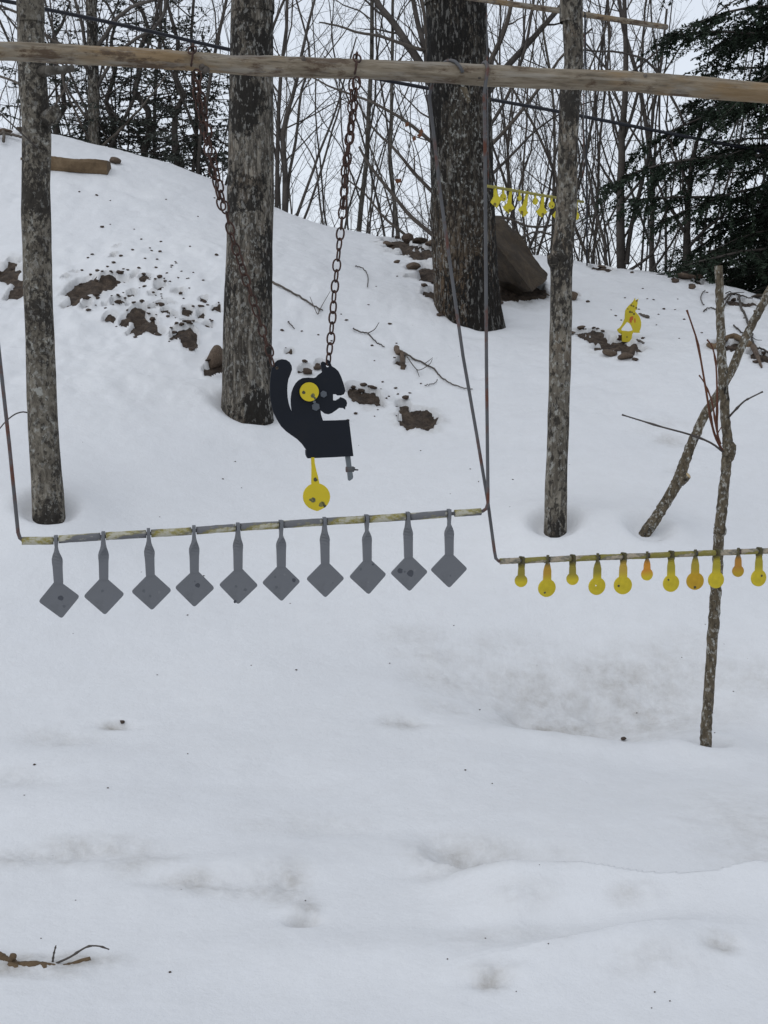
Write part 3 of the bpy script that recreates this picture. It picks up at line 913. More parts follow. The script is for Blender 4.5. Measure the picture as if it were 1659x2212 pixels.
mb = MB(base)
mb.tube([P(1530, 1527, SY - .02), P(1536, 1533, SY - .04), P(1540, 1541, SY - .05)], [.004, .003, .002], 5)
mb.build('shoot', M['twig_dark'], t)

# --- crooked leaning sapling
spec = [(1860, 200, 12), (1800, 350, 14), (1760, 440, 15), (1700, 555, 16), (1659, 634, 17), (1641, 671, 18), (1612, 726, 18), (1580, 800, 19), (1552, 851, 19), (1521, 899, 20), (1496, 954, 21), (1481, 994, 22), (1471, 1022, 25), (1464, 1040, 25), (1447, 1071, 24), (1420, 1115, 24), (1397, 1148, 26)]
SY = 7.15
base = P(1397, 1148, SY)
ctr = [(lambda p: (p.x, p.y, p.z, w / 2 / ppm(p)))(P(u, v, SY)) for (u, v, w) in spec]
ctr.append((ctr[-1][0] - .16, ctr[-1][1], ctr[-1][2] - .25, ctr[-1][3]))
S = spline(ctr, 130)
t = empty('leaning_sapling', base, 'crooked sapling leaning to the right, behind the upright cut one', 'sapling')
mb = MB(base)
mb.tube([Vector(s[:3]) + Vector((random.gauss(0, .0015), random.gauss(0, .0015), 0)) for s in S], [s[3] for s in S], 18, jitter=.06)
mb.build('trunk', M['bark_sapling'], t)
mb = MB(base)
mb.tube([P(1468, 1040, SY - .02), P(1480, 1032, SY - .05), P(1487, 1027, SY - .06)], [.030, .024, .020], 12, jitter=.1)
st = mb.build('branch_stub', M['bark_sapling'], t)
mb = MB(base)
mb.tube([P(1486.6, 1027.2, SY - .061), P(1487.6, 1026.4, SY - .0625)], [.017, .0165], 12)
mb.build('cut_end', M['cutwood'], st)
mb = MB(base)
mb.tube([P(1640, 678, SY - .02), P(1633, 676, SY - .05), P(1629, 671, SY - .06)], [.014, .01, .005], 8)
mb.build('branch_stub', M['bark_sapling'], t)

# ------------------------------------------------------------------ the long peeled pole
def build_pole(name, spec, to3, extra, label, nrow=460, nseg=40, seed=0, bump_amp=.0055):
    ctr = []
    for (u, v, w) in spec:
        p = to3(u, v)
        ctr.append((p.x, p.y, p.z, .96 * w / 2 / ppm(p)))
    ctr.insert(0, tuple(np.array(ctr[0]) + (np.array(ctr[0]) - np.array(ctr[1])) * extra[0]))
    ctr.append(tuple(np.array(ctr[-1]) + (np.array(ctr[-1]) - np.array(ctr[-2])) * extra[1]))
    S = np.array(spline(ctr, nrow))
    a, b = Vector(S[0][:3]), Vector(S[-1][:3])
    xd = (b - a).normalized()
    yd = Vector((0, 0, 1)).cross(xd).normalized()
    zd = xd.cross(yd)
    Mx = Matrix((xd, yd, zd)).transposed().to_4x4()
    mid = (a + b) / 2
    L = (S[:, :3] - np.array(mid)) @ np.array(Mx.to_3x3())
    th = np.linspace(0, 2 * math.pi, nseg, endpoint=False)
    ct, st = np.cos(th)[None, :], np.sin(th)[None, :]
    r = np.abs(S[:, 3])[:, None] + 0 * ct
    X = L[:, 0][:, None] + 0 * ct
    r = r + bump_amp * fbm(X * 4 + seed, ct * 1.2, st * 1.2, 3) + bump_amp * .6 * fbm(X * 14 + seed, ct * 3, st * 3, 3)
    V = np.stack([X.ravel(), (L[:, 1][:, None] + ct * r).ravel(), (L[:, 2][:, None] + st * r).ravel()], 1)
    i = np.arange(nrow * nseg).reshape(nrow, nseg)
    j = np.roll(i, -1, axis=1)
    F = np.stack([i[:-1].ravel(), j[:-1].ravel(), j[1:].ravel(), i[1:].ravel()], 1)
    me = np_mesh('pole', V, F, M['pole'])
    bm = bmesh.new()
    bm.from_mesh(me)
    bm.verts.ensure_lookup_table()
    bm.faces.new([bm.verts[k] for k in range(nseg)])
    bm.faces.new([bm.verts[(nrow - 1) * nseg + k] for k in range(nseg)])
    bm.to_mesh(me)
    bm.free()
    t = empty(name, mid, label, 'pole')
    o = link('pole', me, t)
    o.rotation_euler = Mx.to_euler()
    return t, mid
POLE_OFF = .0
rail_spec = [(0, 110, 42), (200, 120, 41), (384, 130, 40), (544, 142, 44), (680, 147, 43), (800, 150.5, 43), (1040, 162, 46), (1230, 170, 44), (1430, 181, 46), (1659, 201, 46)]
rail, rail_c = build_pole('log_rail', rail_spec, Q, (8, 8), 'long peeled pole across the top of the picture carrying the chains', nrow=900)
def rail_v(u):
    return float(np.interp(u, [s[0] for s in rail_spec], [s[1] for s in rail_spec]))
RAIL_R = .037
for (u, dv, r, ln, dirv) in ((445, 18, .012, .03, (-.3, -.5)), (437, 12, .010, .02, (0, 0)), (1003, 40, .011, .05, (.2, -1)), (1392, -16, .009, .02, (0, .3)), (1560, -4, .009, .02, (0, 0)), (655, -20, .008, .014, (0, 1)), (1035, 6, .010, .012, (0, 0))):
    p = Q(u, rail_v(u) + dv * .8, RAIL_R * .75)
    mb = MB(rail_c)
    e = p + pl_n * ln * .5 + pl_dir * dirv[0] * ln + Vector((0, 0, dirv[1] * ln))
    mb.tube([p - pl_n * .02, p, e], [r * 1.2, r, r * .7], 9, jitter=.18)
    mb.build('knot', M['twig_brown'] if u not in (1003,) else M['bark_sapling'], rail)

# ------------------------------------------------------------------ chains
def link_mesh():
    mb = MB()
    L, Wd, r = .0225, .0140, .0035       # half length, half width of the wire's centre line
    n = 16
    pts = []
    for i in range(n):
        a = 2 * math.pi * i / n
        c, s = math.cos(a), math.sin(a)
        pts.append(Vector((Wd * (abs(c) ** .85) * (1 if c > 0 else -1), 0, L * (abs(s) ** .9) * (1 if s > 0 else -1))))
    m = 6
    V, Fc = [], []
    for i in range(n):
        tt = (pts[(i + 1) % n] - pts[i - 1]).normalized()
        nx = Vector((0, 1, 0))
        ny = tt.cross(nx)
        for j in range(m):
            a = 2 * math.pi * j / m
            V.append(pts[i] + nx * (r * math.cos(a)) + ny * (r * math.sin(a)))
    for i in range(n):
        for j in range(m):
            Fc.append((i * m + j, i * m + (j + 1) % m, ((i + 1) % n) * m + (j + 1) % m, ((i + 1) % n) * m + j))
    return mesh_of('link', V, Fc, M['rust'])
LINK = link_mesh()
PITCH_L = .0380
def lay_links(parent, base, path, rnd, a0=0.0, turn=72):
    """Links along a polyline of world points."""
    cum = [0]
    for i in range(len(path) - 1):
        cum.append(cum[-1] + (path[i + 1] - path[i]).length)
    n = max(2, int(round(cum[-1] / PITCH_L)))
    ang = a0
    for i in range(n):
        s = cum[-1] * (i + .5) / n
        k = max(j for j in range(len(cum) - 1) if cum[j] <= s)
        f = (s - cum[k]) / max(1e-6, cum[k + 1] - cum[k])
        p = path[k].lerp(path[k + 1], f)
        d = (path[k + 1] - path[k]).normalized()
        x = pl_dir - d * pl_dir.dot(d)
        x.normalize()
        y = d.cross(x)
        B = Matrix((x, y, d)).transposed()
        B = B @ Matrix.Rotation(R(ang), 3, 'Z')
        o = link('link', LINK, parent)
        o.location = p - base + Vector((rnd.gauss(0, .0008), 0, 0))
        o.rotation_euler = B.to_euler()
        ang += (turn + rnd.uniform(-22, 22))
def chain(marks, marks2, u_pole, label, seed):
    rnd = random.Random(seed)
    top = Q(marks[0][0], marks[0][1], RAIL_R + .008)
    t = empty('chain', top, label, 'chain', 'rusty chains on the long pole')
    main = [Q(u, v, RAIL_R + .008 if v < 200 else .02 - .02 * min(1, (v - 200) / 300)) for u, v in marks]
    lay_links(t, top, main, rnd, 20)
    second = [Q(u, v, .03 if v < 480 else .0) for u, v in marks2]
    lay_links(t, top, second, rnd, 60)
    pv = rail_v(u_pole)
    c = Q(u_pole, pv, 0)
    rr = RAIL_R + .007
    arc = [c + pl_n * (rr * math.cos(a)) + Vector((0, 0, rr * math.sin(a))) + pl_dir * (.02 * (a / 3) - .01) for a in [x * .28 - .5 for x in range(17)]]
    lay_links(t, top, arc, rnd, 85, 80)
    return t
def z2(x, y):
    return (700 + x / 1.659) / 1.8228, (y / 1.659) / 1.8228
chain([(424, 152), (432, 195), (441, 245), (452, 300), (463, 350), (474, 400), (484, 440), (496, 490), (512, 545), (535, 615), (560, 690), (580, 755), (591, 790)],
      [(418, 168), (428, 215), (438, 268), (448, 322), (460, 375), (472, 425), (482, 452)], 418, 'rusty chain holding the tail of the black squirrel plate', 3)
chain([(771, 168), (767, 215), (760, 270), (753, 330), (746, 390), (741, 440), (736, 500), (728, 570), (722, 640), (716, 710), (709, 787)],
      [(759, 172), (760, 225), (756, 280), (748, 340), (744, 395), (740, 450)], 770, 'rusty chain holding the ear of the black squirrel plate', 4)

# ------------------------------------------------------------------ squirrel plate
def zq(x, y):
    return (1000 + x / 3.16) / 1.8228, (1350 + y / 3.16) / 1.8228
sq = [(350, 203), (400, 210), (445, 240), (470, 285), (475, 330), (455, 390), (430, 450), (418, 520), (415, 600), (420, 680), (435, 760), (455, 820), (475, 860), (462, 780), (460, 700), (470, 620), (490, 560), (520, 505), (560, 465), (610, 438), (680, 432), (750, 438), (775, 428), (800, 400), (850, 365), (845, 330), (835, 280), (838, 245), (860, 233), (885, 240), (895, 255), (905, 215), (925, 208), (950, 240), (970, 290), (1010, 315), (1050, 350), (1085, 420), (1110, 490), (1130, 560), (1138, 600), (1120, 640), (1080, 655), (1040, 655), (1020, 640), (985, 640), (985, 715), (1020, 718), (1060, 695), (1080, 675), (1120, 690), (1150, 715), (1160, 750), (1150, 795), (1140, 790), (1135, 830), (1110, 812), (1060, 810), (1020, 840), (970, 875), (925, 890), (880, 880), (845, 850), (830, 845), (835, 890), (860, 968), (1020, 965), (1183, 958), (1210, 1180), (1238, 1410), (960, 1425), (670, 1438), (655, 1400), (650, 1330), (600, 1260), (540, 1200), (460, 1145), (400, 1100), (340, 1040), (290, 960), (250, 880), (225, 800), (210, 720), (200, 620), (200, 520), (210, 400), (220, 330), (245, 270), (290, 220)]
def circ(cx, cy, r, n=24, r2=None):
    return [(cx + r * math.cos(2 * math.pi * i / n), cy + (r2 or r) * math.sin(2 * math.pi * i / n)) for i in range(n)]
sbase = Q(*zq(700, 900))
squirrel = empty('squirrel_target', sbase, 'black steel squirrel cut-out hanging on two rusty chains', 'target')
def sq_plate(name, outer, holes, off, thick, mat, parent=squirrel):
    V, Fc = plate(outer, holes, lambda x, y: Q(*zq(x, y), off) - sbase, pl_n, thick)
    return link(name, mesh_of(name, V, Fc, mat, False), parent)
body = sq_plate('body_plate', sq, [circ(287, 312, 21, 14), circ(918, 283, 21, 14)], .005, .010, M['squirrel'])
upper = sq_plate('upper_disc', circ(690, 610, 118, 40), [], .024, .009, M['yellow'])
for (x, y, r, m) in ((618, 618, 22, 'smear_dark'), (735, 655, 30, 'smear'), (760, 690, 16, 'smear')):
    sq_plate('impact_mark', [(x + r * (.8 + .35 * random.random()) * math.cos(a * .785), y + r * (.8 + .35 * random.random()) * math.sin(a * .785)) for a in range(8)], [], .0245, .0006, M[m], upper)
for (x, y, r) in ((867, 638, 44), (770, 795, 52)):
    b_ = sq_plate('bolt_head', [(x + r * math.cos(a * 1.0472 + .4), y + r * math.sin(a * 1.0472 + .4)) for a in range(6)], [], .0085, .0036, M['bolt'])
sq_plate('spacer', circ(752, 735, 18, 12), [], .012, .008, M['steel'])
arm = [(712, 1425), (752, 1425), (758, 1500), (775, 1580), (797, 1660), (815, 1745), (800, 1780), (730, 1780), (714, 1745), (716, 1660), (718, 1560)]
lower = sq_plate('lower_disc', circ(780, 1915, 169, 20)[:5] + [(800, 2090), (782, 2094), (765, 2088)] + circ(780, 1915, 169, 20)[6:], [], .006, .009, M['yellow'])
sq_plate('disc_arm', arm, [], .0052, .0080, M['yellow'], lower)
for (x, y, r, m) in ((765, 1703, 26, 'smear_dark'), (735, 1955, 34, 'smear'), (700, 1950, 16, 'smear'), (840, 2010, 40, 'smear'), (880, 2032, 20, 'smear_dark'), (862, 1998, 22, 'smear')):
    sq_plate('impact_mark', [(x + r * (.65 + .5 * random.random()) * math.cos(a * .698), y + r * (.65 + .5 * random.random()) * math.sin(a * .698)) for a in range(9)], [], .0068, .0007, M[m], lower)
stake = sq_plate('stake', [(1136, 1390), (1198, 1390), (1218, 1560), (1236, 1672), (1228, 1692), (1190, 1718), (1176, 1712), (1160, 1560)], [], -.006, .014, M['steel'])
mb = MB(sbase)
p0, p1 = Q(*zq(1145, 1575), -.012), Q(*zq(1238, 1572), -.012)
mb.tube([p0, p1], [.011, .011], 10)
mb.build('clamp', M['rod'], squirrel)
mb = MB(sbase)
mb.tube([p1 - pl_dir * .002, Q(*zq(1252, 1578), -.01)], [.010, .009], 8)
mb.tube([Q(*zq(1245, 1578), -.01), Q(*zq(1297, 1581), -.004)], [.0035, .003], 7)
mb.build('clamp_screw', M['rod'], squirrel)
# fold of the base plate behind its lower left corner
sq_plate('base_flange', [(652, 1335), (690, 1420), (672, 1437), (655, 1400)], [], -.004, .03, M['squirrel'])

# ------------------------------------------------------------------ racks
def hook_over(u, v, r_rod, front):
    """Points that carry a rod up one side of the pole, over it and down a little on the other."""
    c = Q(u, v, 0)
    rr = RAIL_R + r_rod + .002
    return [c + pl_n * (front * rr * math.cos(a)) + Vector((0, 0, rr * math.sin(a))) for a in [-.15, .35, .85, 1.3, 1.75, 2.2, 2.7, 3.2]]
def rod_obj(parent, base, pts, r, mat, n=10):
    mb = MB(base)
    mb.tube(pts, [r] * len(pts), n)
    return mb.build('hanger_rod', mat, parent)
ROD = .0068
def bar1(u):
    return 1170.5 - .0655 * (u - 45)
rb = Q(540, bar1(540))
rack = empty('target_rack', rb, 'bent steel rod rack carrying the ten grey diamond plates', 'target rack')
left = [Q(u, v, RAIL_R + ROD + .004 if v < 250 else 0) for u, v in ((-68, 110), (-62, 180), (-40, 420), (0, 780), (20, 960), (36, 1120), (39, 1150), (43, 1162), (50, 1168))]
mid = [Q(u, bar1(u)) for u in (70, 300, 600, 900, 1030)]
right = [Q(1043, 1104), Q(1050, 1099), Q(1054, 1088), Q(1054, 1060), Q(1051, 800), Q(1049, 500), Q(1047, 250, RAIL_R * .8), Q(1046, 200, RAIL_R + ROD)]
hk = hook_over(1046, rail_v(1046), ROD, 1)
rod_obj(rack, rb, hook_over(-68, rail_v(0) - 3, ROD, 1)[::-1] + left[1:] + mid + right + hk[1:], ROD, M['rod'])
bars = [121, 223, 321, 419, 514, 607, 701, 792, 881, 970]
def spacer(parent, base, p0, p1, r, mat):
    d = (p1 - p0)
    x = d.normalized()
    y = Vector((0, 0, 1)).cross(x).normalized()
    z = x.cross(y)
    mb = MB()
    n = 8
    ln = d.length
    mb.tube([Vector((-ln / 2 + ln * i / n, random.gauss(0, .0003), random.gauss(0, .0003))) for i in range(n + 1)], [r] * (n + 1), 16)
    o = mb.build('spacer_tube', mat, parent, (p0 + p1) / 2 - base)
    o.rotation_euler = Matrix((x, y, z)).transposed().to_euler()
    o.rotation_euler.rotate_axis('X', random.uniform(0, 6))
    return o
ends = [47] + bars + [985]
tilt = [.6, 0, 0, -.3, .2, 0, .2, 0, 0, 0]
for i in range(10):
    a = ends[i] + (0 if i == 0 else 5.5)
    b = bars[i] - 5.5
    dv0 = (-2.2 if i == 0 else 0)
    spacer(rack, rb, Q(a, bar1(a) + dv0 + random.uniform(-.8, .8)), Q(b, bar1(b) + (1.5 if i == 0 else 0) + random.uniform(-.8, .8)), .0146, M['tube'])
spacer(rack, rb, Q(982, bar1(982)), Q(1039, bar1(1039)), .0140, M['tube'])

def strip(secs):
    """secs: (z, width, thickness, twist deg) -> closed strip."""
    V, Fc = [], []
    for (z, w, t, a) in secs:
        c, s = math.cos(R(a)), math.sin(R(a))
        for (x, y) in ((-w / 2, -t / 2), (w / 2, -t / 2), (w / 2, t / 2), (-w / 2, t / 2)):
            V.append((x * c - y * s, x * s + y * c, z))
    for i in range(len(secs) - 1):
        for j in range(4):
            k = (j + 1) % 4
            Fc.append((i * 4 + j, i * 4 + k, i * 4 + 4 + k, i * 4 + 4 + j))
    n = (len(secs) - 1) * 4
    Fc += [(3, 2, 1, 0), (n, n + 1, n + 2, n + 3)]
    return V, Fc
def rounded(poly, r, n=4):
    out = []
    k = len(poly)
    for i in range(k):
        p, a, b = Vector(poly[i]), Vector(poly[i - 1]), Vector(poly[(i + 1) % k])
        da, db = (a - p).normalized(), (b - p).normalized()
        for j in range(n + 1):
            f = j / n
            s = p + da * r * (1 - f) ** 2 + db * r * f ** 2
            out.append((s.x, s.y))
    return out
def bevel_plate(outer, thick, name, mat):
    V, Fc = plate(outer, [], lambda x, y: Vector((x, -thick / 2, y)), Vector((0, -1, 0)), thick)
    return mesh_of(name, V, Fc, mat, False)
HD = .0738
DIAMOND = bevel_plate(rounded([(0, -HD), (HD, 0), (0, HD), (-HD, 0)], .010), .0095, 'plate', M['grey_plate'])
def neck_mesh(k):
    z = [.018, .006, -.012, -.030, -.044, -.056, -.068, -.080, -.094, -.115, -.150, -.160]
    a = [90, 90, 88, 82, 70, 48, 25, 9, 2, 0, 0, 0]
    w = [.030, .033, .033, .033, .034, .035, .037, .037, .035, .034, .033, .032]
    sg = 1 if k % 2 else -1
    V, Fc = strip([(z[i], w[i], .0125, a[i] * sg) for i in range(12)])
    return mesh_of('neck', V, Fc, M['grey_plate'], False)
NECKS = [neck_mesh(0), neck_mesh(1)]
DDROP = .2165
ordinal = ['leftmost', 'second', 'third', 'fourth', 'fifth', 'sixth', 'seventh', 'eighth', 'ninth', 'tenth']
d_lab = ['leftmost grey diamond plate, with a dark bullet mark', 'second grey diamond plate from the left, unmarked', 'third grey diamond plate from the left, clean face', 'fourth grey diamond plate from the left, with one round dark mark',
         'fifth grey diamond plate from the left, nicked at its lower tip', 'sixth grey diamond plate from the left, with a small mark near its right corner', 'seventh grey diamond plate from the left, below and right of the yellow disc',
         'eighth grey diamond plate from the left, third from the rack corner', 'ninth grey diamond plate from the left, with two dark smears', 'rightmost grey diamond plate, next to the rack corner']
marks = {0: [(.006, .004, .010)], 3: [(.010, .010, .009)], 5: [(.048, .006, .009)], 8: [(-.036, .008, .011), (.004, -.002, .014)], 9: [], 4: [(-.012, -.062, .006)], 7: [(.02, .042, .004)]}
def mark_mesh(r, seed):
    rr = random.Random(seed)
    return [(r * (.75 + .4 * rr.random()) * math.cos(a * .628), r * (.75 + .4 * rr.random()) * math.sin(a * .628)) for a in range(10)]
for i, u in enumerate(bars):
    p = Q(u, bar1(u) + (2 if i == 0 else 0))
    t = empty('diamond_plate', p, d_lab[i], 'target plate', 'grey diamond plates on the rack')
    yaw = random.uniform(-5, 5)
    lean = [-1, .6, -.5, .8, .6, 0, -.6, -.8, -1, -.6][i]
    t.rotation_euler = (Matrix.Rotation(R(random.uniform(-3, 3)), 3, 'X') @ PL_ROT @ Matrix.Rotation(R(lean), 3, 'Y') @ Matrix.Rotation(R(yaw), 3, 'Z')).to_euler()
    pl = link('plate', DIAMOND, t, (random.uniform(-.002, .002), 0, -DDROP))
    pl.rotation_euler = (0, R([-4, -2, 1, 2, 2, 0, 1, -1, 0, 0][i]), 0)
    nk = link('neck', NECKS[i % 2], t)
    rsc = random.Random(200 + i)
    for k in range(rsc.choice([1, 2, 2, 3])):
        V, Fc = plate(mark_mesh(rsc.uniform(.003, .007), 300 + i * 7 + k), [], lambda a, b: Vector((a, -.0050, b)), Vector((0, -1, 0)), .0004)
        link('scuff', mesh_of('scuff', V, Fc, M['scuff_pale'] if k % 2 else M['scuff'], False), pl, (rsc.uniform(-.03, .03), 0, rsc.uniform(-.03, .03)))
    for k, (x, z, r) in enumerate(marks.get(i, [])):
        V, Fc = plate(mark_mesh(r, i * 9 + k), [], lambda a, b: Vector((a, -.0052, b)), Vector((0, -1, 0)), .0006)
        m_ = link('impact_mark', mesh_of('impact_mark', V, Fc, M['grey_dark'], False), pl, (x, 0, z))

# ---- second rack with the round yellow paddles
def bar2(u):
    return 1213 - .0395 * (u - 1075)
rb2 = Q(1370, bar2(1370), -.02)
rack2 = empty('target_rack', rb2, 'lower rusty rod rack carrying the yellow round paddles', 'target rack')
lf = [Q(u, v, o) for u, v, o in ((927, 208, -RAIL_R - ROD - .004), (938, 300, -.04), (951, 417, -.035), (975, 590, -.03), (1000, 768, -.03), (1030, 940, -.03), (1054, 1085, -.03), (1068, 1190, -.022), (1071, 1206, -.02), (1077, 1212, -.02))]
hk2 = hook_over(945, rail_v(945), ROD, -1)
hk2 = [q + pl_dir * (.012 * i) for i, q in enumerate(hk2)]
bt = [Q(u, bar2(u), -.02) for u in (1100, 1300, 1500, 1700, 1895)]
rt_ = [Q(1905, 1176, -.02), Q(1912, 1160, -.02), Q(1960, 700, -.02), Q(2010, 240, -.03), Q(2012, 215, -.03)]
rod_obj(rack2, rb2, hk2[::-1] + lf + bt + rt_, ROD * .95, M['rod'])
b2 = [1127, 1183, 1237, 1291, 1347, 1398, 1450, 1502, 1549, 1595, 1640]
ends = [1080] + b2
for i in range(len(b2)):
    a, b = ends[i] + (0 if i == 0 else 4.5), b2[i] - 4.5
    spacer(rack2, rb2, Q(a, bar2(a) + random.uniform(-.5, .5), -.02), Q(b, bar2(b) + random.uniform(-.5, .5), -.02), .0120, M['tube_yellow'])
for a, b in ((1645, 1692), (1700, 1745), (1752, 1800)):
    spacer(rack2, rb2, Q(a, bar2(a), -.02), Q(b, bar2(b), -.02), .0120, M['tube_yellow'])
discs = [(1255, 13.5, 'olive'), (1272, 19.5, 'orange'), (1251, 13, 'olive'), (1268, 19, 'olive'), (1265, 19.5, 'pinkish'), (1241, 13, 'red'), (1261, 18.5, 'plain'), (1256, 18.8, 'amber'), (1253, 17.8, 'plain'), (1234, 12.5, 'orange2'), (1249, 18, 'plain')]
YEL = (.54, .42, .018)
cols_ = {'olive': (YEL, (.24, .195, .026)), 'orange': (YEL, (.40, .23, .024)), 'pinkish': (YEL, (.42, .28, .04)), 'red': (YEL, (.52, .22, .024)), 'plain': (YEL, (.33, .27, .022)), 'amber': ((.47, .28, .014), (.33, .25, .025)), 'orange2': ((.42, .27, .016), (.38, .18, .025))}
pad_m = {k: mat_paddle('paddle_' + k, v[0], v[1], -.078, -.050) for k, v in cols_.items()}
r_lab = ['small round yellow paddle nearest the corner of the lower rack', 'large round yellow paddle with an orange-stained neck, second from the rack corner', 'small round yellow paddle, third from the rack corner', 'large round yellow paddle with a white speck, fourth from the rack corner',
         'large round yellow paddle with a dull orange neck, fifth from the rack corner', 'small round paddle with a bright orange-red neck', 'large round yellow paddle, seventh from the rack corner', 'large round amber-yellow paddle, left of the upright sapling',
         'large round yellow paddle overlapping the upright sapling', 'small round orange-yellow paddle, right of the upright sapling', 'round yellow paddle cut by the right edge of the picture']
disc_marks = {1: [(-.010, -.018, .0045, 'smear')], 3: [(-.007, .004, .003, 'white')], 4: [(-.019, -.002, .005, 'smear_dark')], 6: [(-.014, .016, .0045, 'smear_dark')], 7: [(-.002, -.026, .006, 'smear_dark')], 10: [(.012, .009, .005, 'smear_dark')]}
M['white'] = mat_paint('white_speck', (.8, .8, .78))
for i, u in enumerate(b2):
    vc, rpx, ck = discs[i]
    p = Q(u, bar2(u), -.02)
    k = ppm(p)
    rr, drop = rpx / k / .975, (vc - bar2(u)) / k
    t = empty('round_paddle', p, r_lab[i], 'target plate', 'yellow paddles on the lower rack')
    t.rotation_euler = (Matrix.Rotation(R(random.uniform(-4, 4)), 3, 'X') @ PL_ROT @ Matrix.Rotation(R(random.uniform(-1.5, 1.5)), 3, 'Y') @ Matrix.Rotation(R(random.uniform(-10, 10)), 3, 'Z')).to_euler()
    n = 36
    loop = [(rr * math.sin(2 * math.pi * q / n), drop * 0 + rr * math.cos(2 * math.pi * q / n)) for q in range(n)]
    V, Fc = plate(loop[::-1], [], lambda x, y: Vector((x, -.004, y - drop)), Vector((0, -1, 0)), .008)
    pd = link('plate', mesh_of('plate', V, Fc, pad_m[ck], False), t)
    big = rpx > 15
    nw = .031 if big else .026
    ze = -drop + rr * .75
    sg = 1 if i % 2 else -1
    zz = [.0165, .010, -.004, -.016, -.024, -.034, -.046 if big else -.040, ze]
    aa = [60, 60, 58, 50, 30, 10, 0, 0]
    ww = [.020, .026, .029, .027, .025, .026, nw, nw * 1.06]
    V, Fc = strip([(zz[q], ww[q], .0102, aa[q] * sg) for q in range(8)])
    link('neck', mesh_of('neck', V, Fc, pad_m[ck], False), t)
    for q, (x, z, r, m) in enumerate(disc_marks.get(i, [])):
        V, Fc = plate(mark_mesh(r, i * 5 + q), [], lambda a, b: Vector((a, -.0046, b)), Vector((0, -1, 0)), .0006)
        link('impact_mark', mesh_of('impact_mark', V, Fc, M[m], False), pd, (x, 0, z - drop))
# ------------------------------------------------------------------ far rack on its own small pole
def FY(u):
    return 9.6 + (u - 1054) * .0046
def Pf(u, v):
    return P(u, v, FY(u))
far_pole, far_pole_c = build_pole('log_rail', [(960, -14, 12), (1045, 0, 12), (1200, 22, 12.5), (1330, 42, 12.5), (1432, 57.5, 12)], Pf, (1.2, .0), 'short thin pole high beside the oak, ending in open air', nrow=160, nseg=18, bump_amp=.0016)
def zf(x, y):
    return (1900 + x / 3.95) / 1.8228, (700 + y / 3.95) / 1.8228
fb = Pf(1150, 420)
frack = empty('target_rack', fb, 'far yellow rack with small plates, between the oak and the slim spotted trunk', 'target rack')
def bar3(u):
    return float(np.interp(u, [1050, 1204, 1262], [401.5, 427.5, 436.5]))
mb = MB(fb)
mb.tube([Pf(1053, bar3(1053)), Pf(1120, bar3(1120)), Pf(1204, bar3(1204)), Pf(1260, bar3(1260))], [.0105] * 4, 10)
mb.build('bar', M['far_bar'], frack)
for (u0, v0, u1, v1) in ((1055, 402, 1051, 2), (1259, 436, 1263, 33)):
    mb = MB(fb)
    mb.tube([Pf(u0, v0), Pf((u0 + u1) / 2, (v0 + v1) / 2), Pf(u1, v1), Pf(u1, v1 - 4) + Vector((0, .02, 0))], [.0045] * 4, 7)
    mb.build('hanger_rod', M['rod'], frack)
f_items = [(190, 360, 75, 'd', 24, 60), (320, 300, 44, 'o', 5, 35), (440, 462, 82, 'd', -18, 20), (572, 312, 30, 'o', 8, 50), (695, 495, 78, 'd', -30, 45), (820, 366, 37, 'o', 0, 30), (940, 525, 76, 'd', -10, 35), (1070, 420, 43, 'o', 6, 20), (1165, 575, 78, 'd', 10, 30), (1462, 590, 42, 'o', 0, 40)]
f_lab = ['tilted yellow diamond plate of the far rack, nearest the oak', 'small round yellow plate of the far rack, nearest the oak', 'yellow diamond plate of the far rack with dark chips, second diamond from the oak', 'narrowest round yellow plate of the far rack', 'broken yellow diamond plate of the far rack, hanging askew',
         'small round yellow plate of the far rack, third round one from the oak', 'yellow diamond plate of the far rack with one big dark chip', 'small round yellow plate of the far rack, next to the slim trunk', 'yellow diamond plate half hidden behind the slim spotted trunk', 'yellow plate peeping out right of the slim spotted trunk']
